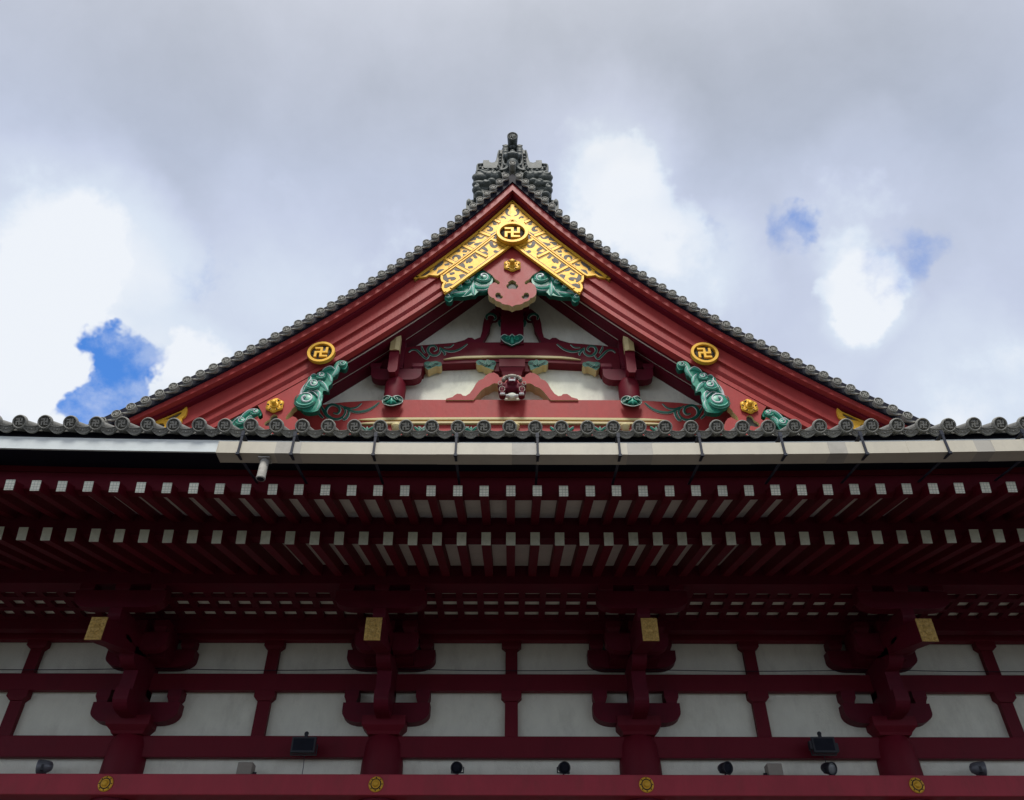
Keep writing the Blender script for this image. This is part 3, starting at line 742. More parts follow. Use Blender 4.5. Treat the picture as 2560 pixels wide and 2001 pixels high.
# --- openwork gold fittings at the apex
def gold_fitting(sgn):
    YB, YF = 15.815, 15.765
    tr = lambda pts, y=15.79: [((lambda q: (0 if abs(q[0]) < .03 else abs(q[0]), q[1]))(W(2562-u if u < 1281 else u, v, y))) for u, v in pts]
    # outlines in photograph pixels of the left half, mirrored on to +x
    upper = [(1281, 500.9)]+[(u, v) for u, v in ((1236, 541), (1194.8, 578), (1153, 611), (1108.6, 643.5), (1070, 671), (1037.5, 695.5))]
    tip = [(1048, 698), (1062, 696.5), (1073, 691.5), (1079, 690), (1086, 693), (1094, 693.5)]
    mid = [(1122, 674), (1142.5, 660), (1186.6, 627), (1240.7, 586), (1281, 552)]
    up_out = tr(upper+tip+mid)
    low = [(1281, 553), (1240.7, 588), (1186.6, 629), (1142.5, 662), (1122, 676), (1102, 692)]
    low2 = [(1102.5, 700), (1105, 707), (1109.5, 710), (1105.5, 715), (1104.5, 722), (1108, 729), (1112.5, 735.6)]
    low3 = [(1128, 726), (1174, 692), (1246, 640), (1281, 613)]
    lo_out = tr(low+low2+low3)
    mb = MB()
    mb.plate([[(sgn*x, z) for x, z in up_out]], 15.778, YB+.03, 0)
    mb.plate([[(sgn*x, z) for x, z in lo_out]], 15.780, YB+.029, 0)
    YF = 15.757
    def stroke(px, w, y0=YF, y1=YB+.002, wl=None):
        p = [(sgn*x, z) for x, z in tr(px)]
        if wl is None: wl = w
        mb.ribbon(p, wl, y0, y1, 0)
    def inset(pts, d):  # shift down in the picture
        return [(u, v+d) for u, v in pts]
    stroke(inset(upper, 4.5), .085)
    stroke([(1039, 695), (1052, 696), (1064, 694), (1073, 688.5), (1082, 689.5), (1094, 690.5), (1102, 686), (1122, 672)], .07)
    stroke(inset(mid, -1.2), .045)
    stroke(inset([(1236, 592), (1186.6, 631), (1142.5, 663.5), (1122, 678), (1106, 690)], 1.5), .05)
    stroke([(1106, 690), (1105, 698), (1107, 705), (1113, 709), (1109, 715), (1108, 722), (1111, 728), (1114, 732)], .075)
    stroke(inset(low3, -3.5), .085)
    # separators
    for (a, b) in (((1236, 552), (1250, 558)), ((1197, 581), (1226, 592)), ((1156, 615), (1183, 628)), ((1112, 648), (1138, 661)),
                   ((1230, 600), (1266, 616)), ((1191, 631), (1218, 644)), ((1143, 668), (1174, 684))):
        stroke([a, ((a[0]+b[0])/2, (a[1]+b[1])/2), b], .10)
    # dark ground showing through between the scrolls, traced in enlargements of the photograph
    A = [([(1690, 325), (1668, 380), (1668, 430), (1710, 475), (1790, 500)], [8, 6, 4, 3, 1.5]), ([(1735, 225), (1785, 160)], [5, 2]), ([(1640, 590), (1610, 555), (1560, 525), (1530, 545)], [2, 3.5, 5, 6]),
         ([(1490, 445), (1540, 415)], [4, 2]), ([(1310, 745), (1290, 700), (1220, 690), (1160, 705)], [9, 6, 4, 2]), ([(1110, 945), (1180, 945), (1208, 890), (1150, 840), (1050, 830), (960, 870)], [6, 9, 8, 5, 3, 1.5]),
         ([(1160, 1100), (1240, 1065), (1320, 1000)], [2, 6, 2]), ([(785, 1150), (850, 1180), (930, 1170), (985, 1110)], [8, 6, 4, 2]), ([(600, 1210), (670, 1180), (700, 1235)], [4, 8, 3]),
         ([(545, 1355), (600, 1330), (650, 1310), (710, 1308)], [9, 7, 4, 1.5]), ([(735, 1370), (820, 1365), (880, 1330), (960, 1310)], [8, 11, 6, 2]), ([(290, 1430), (340, 1465), (375, 1505)], [5, 8, 4]),
         ([(1188, 1250), (1195, 1340), (1250, 1430), (1320, 1430), (1360, 1400)], [4, 8, 8, 10, 5]), ([(1370, 1115), (1300, 1180)], [10, 5]), ([(1400, 1085), (1480, 1150), (1560, 1230), (1640, 1250)], [4, 5, 8, 5]),
         ([(920, 1455), (1000, 1500), (1070, 1560)], [8, 9, 5]), ([(955, 1650), (1010, 1620), (1080, 1660)], [9, 8, 4]), ([(1330, 1585), (1420, 1590)], [8, 4]),
         ([(1770, 1330), (1700, 1260)], [6, 4])]
    B = [([(1335, 380), (1400, 420)], [8, 5]), ([(1215, 500), (1270, 490)], [4, 8]), ([(1400, 510), (1450, 505)], [5, 7]), ([(1120, 545), (1190, 500)], [2, 4]), ([(1150, 705), (1140, 660), (1200, 615), (1280, 630), (1285, 685)], [2, 4, 6, 9, 5]),
         ([(1400, 575), (1450, 610), (1510, 585)], [3, 9, 3]), ([(680, 960), (720, 900), (800, 835), (870, 775)], [7, 6, 11, 6]), ([(955, 840), (1010, 830)], [6, 7]), ([(760, 1050), (820, 1000), (885, 975)], [5, 11, 6]),
         ([(355, 1120), (440, 1070), (540, 1010)], [2, 8, 4]), ([(1490, 780), (1525, 720), (1585, 705), (1560, 770)], [5, 7, 9, 4]), ([(1550, 905), (1600, 895)], [7, 7]), ([(1290, 840), (1350, 820), (1410, 890)], [5, 10, 5]),
         ([(1550, 300), (1600, 285), (1660, 270)], [7, 6, 2]), ([(1170, 920), (1240, 960), (1310, 985)], [7, 9, 3]), ([(1095, 1065), (1145, 1050)], [7, 6]), ([(935, 1090), (945, 1180), (1000, 1250)], [5, 10, 5]),
         ([(990, 1195), (1080, 1175), (1165, 1185), (1100, 1220)], [4, 6, 9, 4]), ([(1290, 1105), (1390, 1105), (1440, 1110)], [2, 9, 3]), ([(1350, 1120), (1350, 1180)], [8, 3]), ([(960, 1390), (1030, 1345), (1110, 1330)], [8, 11, 3]),
         ([(1590, 225), (1660, 180)], [4, 9]), ([(1650, 590), (1707, 650)], [7, 7]), ([(1400, 470), (1430, 500)], [2, 5])]
    def ink(lst, o, k, yy):
        for p, w in lst:
            q = tr([(o[0]+a/k, o[1]+b/k) for a, b in p]); q = [(sgn*a, b, c/86) for (a, b), c in zip(q, w)]
            q = smooth(q, 4, False)
            mb.ribbon([(a, b) for a, b, c in q], [c+.042 for a, b, c in q], yy+.0011, YB, 2, lift=.00002)
            q = [(a, b, c*1.3) for a, b, c in q]
            mb.ribbon([(a, b) for a, b, c in q], [c for a, b, c in q], yy-.0006, YB, 1, lift=.0001)
            for a, b, c in (q[0], q[-1]):
                if c > .035: mb.lathe((a, YB, b), (0, -1, 0), [(c/2, 0), (c/2, YB-yy+.0007)], 10, 1, False)
    ink(A, (1130, 500), 12.19, 15.7765); ink(B, (1020, 580), 10.04, 15.7758)
    # fine chased lines beside the bars and round the curls
    for (a, b) in (((1236, 552), (1250, 558)), ((1197, 581), (1226, 592)), ((1156, 615), (1183, 628)), ((1112, 648), (1138, 661)),
                   ((1230, 600), (1266, 616)), ((1191, 631), (1218, 644)), ((1143, 668), (1174, 684))):
        for dv in (-5.2, 5.2):
            q = [(sgn*x, z) for x, z in tr([(a[0]-dv*.35, a[1]+dv), (b[0]-dv*.35, b[1]+dv)])]
            mb.ribbon(q, .024, 15.7742, YB, 2)
    for crv in (inset(upper, 9.5), inset(low3, -9), inset(mid, -5), inset([(1236, 592), (1186.6, 631), (1142.5, 663.5), (1122, 678)], 6)):
        mb.ribbon([(sgn*x, z) for x, z in tr(crv)], .026, 15.7735, YB, 2)
    part('gold_openwork_fitting', mb, [GOLD, SLATE, GLINE], root)
gold_fitting(-1); gold_fitting(1)
mb = MB(); mb.box(-.055, .055, 15.745, 15.777, W(1281, 551, 15.76)[1], W(1281, 512, 15.76)[1]); mb.box(-.02, .02, 15.738, 15.744, W(1281, 551, 15.76)[1], W(1281, 512, 15.76)[1]); part('gold_centre_bar', mb, GOLD, root)
def corner_fitting(sgn):
    K = lambda pts: [(sgn*abs(x), z) for x, z in (W(300+a/8.535, 900+b/8.535, 15.79) for a, b in pts)]
    outer = K([(1432, 1008), (1438, 1080), (1420, 1170), (1385, 1225), (1325, 1265), (1328, 1310), (1300, 1375), (1180, 1480), (900, 1560), (500, 1560), (420, 1480), (740, 1335), (1050, 1215), (1330, 1095)])
    hole = K([(1330, 1132), (1290, 1135), (1100, 1210), (930, 1310), (1150, 1260), (1220, 1240), (1300, 1180)])
    hole2 = K([(860, 1370), (700, 1430), (760, 1500), (900, 1490), (960, 1420), (930, 1370)])
    mb = MB(); mb.plate([outer, hole, hole2], 15.76, 15.825, 0)
    mb.plate([K([(1330, 1110), (1100, 1195), (900, 1300), (640, 1420), (700, 1520), (950, 1500), (1240, 1260), (1320, 1180)])], 15.80, 15.822, 1)
    part('gold_corner_fitting', mb, [GOLD, SLATE], root)
corner_fitting(-1); corner_fitting(1)

# --- six petalled gold bosses
def boss(name, x, y, z, r, m_, parent, stub=.09):
    mb = MB()
    mb.lathe((x, y, z), (0, -1, 0), [(r*.9, 0), (r, .03), (r*.99, .05), (r*.75, .075), (r*.5, .06)], 72, 0, True, lambda a: 1+.07*math.cos(6*(a-PI/2)))
    for k in range(6):
        a = PI/2+k*PI/3
        mb.tube([(x+r*.5*math.cos(a), y-.07, z+r*.5*math.sin(a)), (x+r*.95*math.cos(a), y-.055, z+r*.95*math.sin(a))], .012, 6)
        a += PI/6
        mb.ball((x+r*.72*math.cos(a), y-.075, z+r*.72*math.sin(a)), (r*.11, .012, r*.11), 1)
        mb.ball((x+r*.80*math.cos(a-.2), y-.07, z+r*.80*math.sin(a-.2)), (r*.10, .02, r*.10), 0)
        mb.ball((x+r*.80*math.cos(a+.2), y-.07, z+r*.80*math.sin(a+.2)), (r*.10, .02, r*.10), 0)
    mb.lathe((x, y-.06, z), (0, -1, 0), [(r*.46, 0), (r*.46, .02), (r*.38, .035), (r*.30, .03), (r*.28, .05), (r*.26, .05+stub), (r*.22, .065+stub)], 28)
    return part(name, mb, [m_, BLK], parent)

# --- pendant (gegyo) at the apex
def mir(pts): return pts+[(-x, z) for x, z in reversed(pts)]
def half(pts, y, c=1281):
    return [((lambda q: (abs(q[0]) if abs(u-c) > .6 else 0.0, q[1]))(W(u, v, y))) for u, v in pts]
YP = 15.90
out = [(1281, 590), (1320, 640), (1355, 671.6), (1345, 680), (1336, 685), (1330.4, 689), (1327, 694), (1322, 699), (1316, 702), (1311.5, 706), (1312.5, 711), (1317, 711.5), (1319.5, 708.5),
       (1325, 706.8), (1330.4, 708.5), (1336, 713), (1339.8, 719.7), (1341.2, 726), (1340.6, 734), (1337, 741), (1331, 744.5), (1325.5, 746), (1324, 749.5), (1319.5, 753), (1312, 755),
       (1308.5, 757), (1305.5, 760), (1299, 761.6), (1291, 762.3), (1286, 764), (1281, 767)]
o2 = half(out, YP); o2[-1] = (0, o2[-1][1]); o2[0] = (0, o2[0][1])
loop = o2+[(-x, z) for x, z in reversed(o2[1:-1])]
def hole(pts): return smooth(half(pts, YP), 3)
tre = half([(1281.4, 700.2), (1286, 702.5), (1291, 706), (1290, 710.5), (1295, 712.5), (1295.3, 717.5), (1291, 722.5), (1286, 723), (1281.4, 721.8)], YP)
tre[0] = (0, tre[0][1]); tre[-1] = (0, tre[-1][1])
tre = tre+[(-x, z) for x, z in reversed(tre[1:-1])]
h1 = smooth(half([(1309, 735.5), (1313, 732.3), (1319, 732.5), (1322.6, 736), (1322.5, 741.5), (1319, 746), (1312, 748), (1306.5, 746.5), (1303.5, 743), (1305.5, 739.8), (1309.5, 738.6)], YP), 2)
h2 = [(-x, z) for x, z in h1]
mb = MB(); mb.plate([loop, tre, h1, h2], YP, YP+.22, 0, 1)
geg = part('gable_pendant', mb, [RED, CREAM], root)
mb = MB(); zz = W(1281, 740, YP+.05)[1]
mb.plate([[(-.48, zz-.14), (-.3, zz-.22), (.3, zz-.22), (.48, zz-.14), (.48, zz+.5), (-.48, zz+.5)]], YP+.07, YP+.10); part('pendant_backing', mb, SLATE, geg)
x, z = W(1281, 667, YP); boss('gold_boss', 0, YP-.005, z, .255, GOLD, root, .12)
# lower pendants
def low_pendant(sgn):
    pts = [(643.7, 1014), (700, 984), (743, 961), (771.7, 944), (769.6, 953.8), (759, 970.7), (747.4, 990.7), (741, 1004), (739, 1016), (731, 1022), (727, 1029), (722, 1034),
           (716, 1041), (713.5, 1047.5), (718, 1050), (724, 1046), (731.6, 1041.5), (740, 1044.5), (746.4, 1053), (750, 1066), (744, 1085), (725, 1098), (700, 1104), (670, 1100),
           (645, 1090), (632, 1075), (630, 1058), (637, 1045), (645, 1041), (646.5, 1047), (652, 1050), (657.5, 1045), (657, 1036), (651, 1024)]
    P = [(sgn*abs(q[0]), q[1]) for q in (W(u, v, 15.97) for u, v in pts)]
    cx, cz_ = W(683, 1054, 15.97); cx = sgn*abs(cx)
    t = [(cx+math.cos(a)*(.17+.055*math.cos(3*(a-PI/2))), cz_+math.sin(a)*(.17+.055*math.cos(3*(a-PI/2)))) for a in frange(0, 2*PI, 24)[:-1]]
    mb = MB(); mb.plate([P, t], 15.965, 16.16, 0, 1)
    o = part('side_pendant', mb, [RED, CREAM], root)
    mb = MB(); mb.plate([[(cx-.27, cz_-.27), (cx+.27, cz_-.27), (cx+.27, cz_+.27), (cx-.27, cz_+.27)]], 16.04, 16.07); part('pendant_backing', mb, SLATE, o)
    x, z = W(688, 1017, 15.96); boss('gold_boss', sgn*abs(x), 15.955, z, .222, GOLD, root, .10)
low_pendant(-1); low_pendant(1)

# --- carved green scroll fins
def volute(mb, x, z, r, y, a0, d, sgn=1, lift=.0):
    """a carved curl: green body, pale rolled edge"""
    mb.ball((x, y+.02, z-r*.10), (r*1.0, .13, r*.98), 0, 18)
    sp = spiral(x, z, r*.84, 1.15, a0, d, 26, .16)
    n = len(sp)
    mb.tube([(p, y-.115+.05*(1-i/n)-.02*(i/n), q) for i, (p, q) in enumerate(sp)], [r*(.05+.10*(i/n)**1.5) for i in range(n)], 8, 2)
    sp = spiral(x, z-r*.04, r*.97, .55, a0, -d, 16, .85)
    mb.tube([(p, y-.06, q-r*.03) for p, q in sp], [r*.05]*len(sp), 6, 3)
    for k in (0, 1):
        a = [(x+r*(1.0-.22*k)*math.cos(t), y-.10-.01*k, z-r*.12+r*(.98-.3*k)*math.sin(t)) for t in frange(PI*1.12, PI*1.9, 10)]
        mb.tube(a, [r*.03+r*.05*math.sin(PI*i/10) for i in range(11)], 6, 1 if k else 3)
def leaf(mb, pts, w, y, mi=0, edge=True):
    """curved blade in the xz plane"""
    s = smooth(pts, 5, False); n = len(s)
    mb.tube([(p, y, q) for p, q in s], [w*(.12+.88*math.sin(PI*min(.999, (i+.4)/n))**.8) for i in range(n)], 8, mi, .9)
    if edge:
        mb.tube([(p, y-w*.75*math.sin(PI*(i+.4)/n)-.012, q+w*.3) for i, (p, q) in enumerate(s)], [w*.16]*n, 6, 2)
def fin(name, sgn, vols, leaves, y, outline=None):
    mb = MB()
    T = lambda u, v: (lambda q: (sgn*abs(q[0]), q[1]))(W(u, v, y))
    if outline: mb.plate([smooth([T(u, v) for u, v in outline], 2)], y-.02, y+.14, 0, 3)
    for u, v, r, a0, d in vols:
        x, z = T(u, v)
        a = R(a0) if sgn < 0 else PI-R(a0)
        volute(mb, x, z, r, y, a, d if sgn < 0 else -d)
    for pts, w, mi in leaves:
        leaf(mb, [T(u, v) for u, v in pts], w, y, mi)
    return part(name, mb, [GREEN, TEAL, PALE, GREEND], root)
# big lower fins (photograph pixels of the left one)
bigv = [(765.4, 1002.5, .29, 150, -1), (784, 965, .20, 160, -1), (804, 943.5, .15, 170, -1), (857, 913.5, .12, 90, -1)]
bigl = [([(758, 985), (768, 968), (778, 955), (776, 946)], .10, 0), ([(795, 1008), (800, 996), (798, 985), (790, 978)], .075, 1), ([(803, 1008), (802, 992), (792, 982), (782, 980)], .05, 1),
        ([(820, 980), (812, 966), (802, 958), (794, 957)], .075, 1), ([(828, 958), (826, 945), (818, 936)], .06, 1), ([(838, 928), (828, 922), (814, 926), (806, 932)], .085, 0),
        ([(830, 944), (840, 932), (846, 918), (856, 906)], .075, 1), ([(776, 944), (784, 940), (792, 941)], .06, 0), ([(768, 985), (782, 984), (800, 1000)], .07, 3),
        ([(792, 1026), (799, 1012), (797, 996)], .05, 1), ([(748, 1000), (756, 975), (770, 955)], .04, 2)]
bigo = [(700+a/9.485, 880+b/9.485) for a, b in ((1440, 215), (1580, 240), (1600, 330), (1550, 420), (1470, 420), (1400, 400), (1340, 560), (1230, 610), (1225, 760), (1150, 830), (1150, 940), (1030, 930), (1010, 1020), (970, 1060), (985, 1230), (935, 1240), (915, 1390), (820, 1430), (700, 1445), (560, 1425), (460, 1330), (385, 1280), (440, 1060), (560, 860), (655, 700), (690, 600), (860, 560), (900, 500), (1000, 465), (1120, 385), (1250, 380), (1330, 265))]
for sgn in (-1, 1): fin('carved_scroll_fin', sgn, bigv, bigl, 15.98, bigo)
smallv = [(603.9, 1057, .15, 150, -1), (640, 1034, .13, 170, -1)]
smalll = [([(592, 1066), (606, 1046), (622, 1032), (638, 1026)], .08, 0), ([(612, 1066), (620, 1050), (636, 1042)], .07, 1), ([(580, 1062), (594, 1050), (606, 1044)], .06, 0)]
smallo = [(550+a/8.535, 960+b/8.535) for a, b in ((220, 820), (300, 740), (390, 710), (480, 640), (560, 590), (660, 545), (860, 560), (900, 640), (860, 700), (790, 640), (690, 690), (600, 760), (560, 900), (480, 990), (300, 990))]
for sgn in (-1, 1): fin('carved_scroll_fin', sgn, smallv, smalll, 16.02, smallo)
topv = [(1209, 697, .25, 200, 1), (1169.5, 708.5, .12, 200, 1), (1149.5, 720.5, .115, 200, 1), (1121, 745.5, .115, 90, 1)]
topl = [([(1232, 713), (1216, 722), (1198, 722), (1186, 714)], .10, 0), ([(1230, 720), (1212, 730), (1192, 728)], .06, 3), ([(1184, 740), (1182, 722), (1184, 706)], .08, 1),
        ([(1172, 738), (1178, 722), (1190, 712)], .06, 1), ([(1160, 742), (1174, 730), (1178, 716)], .07, 0), ([(1130, 738), (1146, 738), (1164, 734)], .09, 0),
        ([(1124, 736), (1136, 730), (1144, 728)], .05, 1), ([(1186, 692), (1178, 700), (1172, 700)], .05, 1), ([(1137, 727), (1131, 731), (1124, 738)], .05, 1)]
topo = [(1282-a/8.535, 640+b/8.535) for a, b in ((430, 430), (520, 350), (650, 335), (760, 370), (830, 440), (920, 495), (930, 545), (1040, 565), (1070, 640), (1150, 630), (1220, 700), (1290, 760), (1360, 790), (1430, 860), (1440, 950), (1360, 1000), (1290, 960), (1270, 885), (1130, 885), (1010, 875), (860, 845), (800, 845), (740, 780), (560, 760), (510, 690), (430, 570))]
for sgn in (-1, 1): fin('carved_scroll_fin', sgn, topv, topl, 15.97, topo)

# --- lower and upper rainbow beams
YBM = 16.9
lo = [(1281, 1000), (1010, 1000), (925, 1002), (860, 1006), (805, 1012.6), (760, 1022), (700, 1042)]
P = half(lo, YBM); P[0] = (0, P[0][1])
bot = [(P[-1][0], 12.2), (0, 12.2)]
P = P+bot
mb = MB(); mb.plate([P+[(-x, z) for x, z in reversed(P[1:-1])]], YBM, 17.21); lb = part('rainbow_beam', mb, RED, root)
mb = MB()
for k, (v0, dep, w) in enumerate(((1049, .05, .085), (1060, .075, .075))):
    c = half([(1281, v0), (1150, v0+.1), (1010, v0+.6), (950, v0+1.2), (920, v0+2.0), (897, v0+3)], YBM); c[0] = (0, c[0][1])
    c = [(-x, z) for x, z in reversed(c[1:])]+c
    n = len(c); mb.ribbon(c, [w*(.12 if i in (0, n-1) else .7 if i in (1, n-2) else 1) for i in range(n)], YBM-dep, YBM+.01)
part('beam_moulding', mb, CREAM, lb)
mb = MB()
for u, kind in ((918, 0), (1158, 1), (1178, 2), (1390, 0), (1420, 1), (1500, 2), (1640, 0), (1060, 1), (1050, 0)):
    x, z = W(u, 1074, YBM); mb = MB()
    for q in (-1, 0, 1):
        leaf(mb, [(x, z-.08), (x+q*.08, z+.0), (x+q*.15, z+.06)], .045, YBM-.01, 0, True)
    part('green_leaf_carving', mb, [GREEN, TEAL, PALED, GREEND], lb)
for u in (991, 1287, 1562):
    x, z = W(u, 1064, YBM-.05); mb = MB(); mb.lathe((x, YBM-.06, z-.22), (0, 0, 1), [(.10, 0), (.10, .12), (.13, .15), (.13, .2), (.08, .25), (.03, .27)], 16)
    part('cream_knob', mb, CREAM, lb)
up = [(1281, 856), (1138, 857), (1048, 864), (1008, 871)]
dn = [(1008, 930), (1056, 930), (1060, 918), (1104.7, 910), (1190, 906.3), (1281, 905)]
P = half(up, YBM); P[0] = (0, P[0][1]); Q = half(dn, YBM); Q[-1] = (0, Q[-1][1]); P = P+Q
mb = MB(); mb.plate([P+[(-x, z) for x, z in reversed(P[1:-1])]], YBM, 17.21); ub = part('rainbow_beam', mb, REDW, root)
mb = MB(); c = half([(1281, 893), (1220, 893.2), (1160, 894.4), (1130, 897), (1109, 900.3)], YBM-.02); c[0] = (0, c[0][1]); c = [(-x, z) for x, z in reversed(c[1:])]+c; n = len(c)
mb.ribbon(c, [.085*(.1 if i in (0, n-1) else .8 if i in (1, n-2) else 1) for i in range(n)], YBM-.05, YBM+.01); part('beam_moulding', mb, CREAM, ub)

def karakusa(mb, sgn, pts, y, c=None):
    """painted-relief scroll on a beam end; strokes in photograph pixels of the left half"""
    for px, w in pts:
        P = [(sgn*abs(a), b) for a, b in (W(u, v, y) for u, v in px)]
        s = smooth(P, 4, False); n = len(s)
        wl = [w*(.25+.75*math.sin(PI*min(1, (i+1)/n))) for i in range(n)]
        mb.ribbon(s, [q+.022 for q in wl], y-.012, y+.002, 1, lift=.0003)
        mb.ribbon(s, wl, y-.026, y-.005, 0, lift=.0005)
mb = MB()
lowk = [([(948, 1007), (935, 1018), (915, 1028), (890, 1031), (868, 1024), (850, 1014)], .07), ([(904, 1009), (892, 1019), (876, 1022), (860, 1017)], .04),
        ([(873, 1022), (872, 1035), (866, 1046), (860, 1050), (857, 1046)], .06), ([(858, 1018), (864, 1030), (858, 1042), (846, 1049), (832, 1048), (818, 1040), (814, 1030), (820, 1018), (832, 1013), (846, 1018), (850, 1028), (844, 1036), (834, 1034)], .075),
        ([(812, 1036), (806, 1022), (800, 1014)], .05), ([(808, 1046), (798, 1036), (792, 1022)], .05)]
upk = [([(1168, 861), (1150, 874), (1130, 880), (1112, 877), (1100, 870)], .055), ([(1134, 862), (1124, 869), (1110, 869)], .03), ([(1102, 874), (1112, 884), (1110, 889)], .05),
       ([(1100, 870), (1100, 882), (1090, 890), (1078, 888), (1070, 878), (1074, 868), (1086, 866), (1092, 874), (1084, 880)], .06), ([(1074, 888), (1066, 898), (1054, 888), (1042, 877), (1030, 876), (1022, 882)], .05),
       ([(1062, 884), (1056, 874), (1054, 866)], .04)]
for sgn in (-1, 1):
    mb = MB(); karakusa(mb, sgn, lowk, YBM); part('scroll_relief', mb, [GREEND, PALED], lb)
    mb = MB(); karakusa(mb, sgn, upk, YBM); part('scroll_relief', mb, [GREEND, PALED], ub)

# --- frog-leg strut with lion carving
K7 = lambda a, b: (1140+a/7.8, 900+b/7.8)
YK = 16.86
outer = [K7(a, b) for a, b in ((1095, 300), (930, 300), (905, 335), (850, 340), (820, 290), (740, 247), (650, 262), (580, 305), (530, 370), (450, 400), (390, 465), (330, 570), (265, 655), (190, 703), (130, 697), (100, 665), (20, 660), (-30, 690))]
outer += [(1131, 993), (1123, 995), (1116, 997), (1114, 1000.4)]
inner = [K7(a, b) for a, b in ((340, 783), (480, 612), (560, 545), (650, 515), (690, 480), (740, 457), (810, 462), (870, 490), (930, 560), (1095, 570))]
P = half(outer+inner, YK, 1280.4); P[0] = (0, P[0][1]); P[-1] = (0, P[-1][1])
mb = MB(); mb.plate([P+[(-x, z) for x, z in reversed(P[1:-1])]], YK, 17.20, 0, 1)
kt = part('frog_leg_strut', mb, [RED, CREAM], root)
# bearing block over it
mb = MB()
zt = W(1281, 905, YK)[1]; z1 = W(1281, 921, YK)[1]; z2 = W(1281, 924, YK)[1]; z3 = W(1281, 938.5, YK)[1]
mb.box(-.36, .36, YK-.08, 17.2, z1, zt+.04)
def rc(h, y0, z): return [(-h, y0, z), (h, y0, z), (h, 17.2, z), (-h, 17.2, z)]
mb.loft([rc(.26, YK-.0, z3), rc(.28, YK-.02, z3+.12), rc(.36, YK-.07, z1-.003)])
mb.box(-.56, .56, YK+.06, 17.19, z1-.06, zt)
part('bearing_block', mb, REDW, kt)
# leaf-carved noses on the beam soffit
def nose(sgn, pts, leaves, cpt):
    P = smooth([(sgn*abs(a), b) for a, b in (W(u, v, YK) for u, v in pts)], 3)
    mb = MB(); mb.plate([P], YK, 17.15, 0, 1)
    for k, l in enumerate(leaves):
        q = smooth([(sgn*abs(a), b) for a, b in (W(u, v, YK) for u, v in l)], 4, False); n = len(q)
        wl = [.10*(.3+.7*math.sin(PI*min(1, (i+1)/n))) for i in range(n)]
        mb.ribbon(q, [w+.022 for w in wl], YK-.012, YK+.002, 3, lift=.0003); mb.ribbon(q, wl, YK-.03, YK-.005, 2, lift=.0005)
    return part('leaf_carved_nose', mb, [GREEND, CREAM, GREEND, PALED], ub)
for sgn in (-1, 1):
    nose(sgn, [(1190, 904), (1192, 910), (1196, 913), (1204, 913), (1213, 918), (1222, 921), (1233, 925), (1236, 917), (1240, 910), (1238, 903), (1226, 901), (1216, 902), (1200, 900)],
         [[(1198, 903), (1208, 908), (1216, 914)], [(1219, 901), (1219, 908), (1222, 915)], [(1238, 907), (1228, 906), (1224, 914)]], None)
    nose(sgn, [(1060, 908), (1062, 918), (1066, 922), (1070, 925), (1078, 921), (1090, 916), (1098, 917), (1104, 913), (1102, 906), (1090, 904), (1078, 905), (1068, 904)],
         [[(1062, 910), (1068, 913), (1074, 917)], [(1080, 906), (1080, 911), (1076, 917)], [(1096, 908), (1086, 908), (1082, 914)]], None)

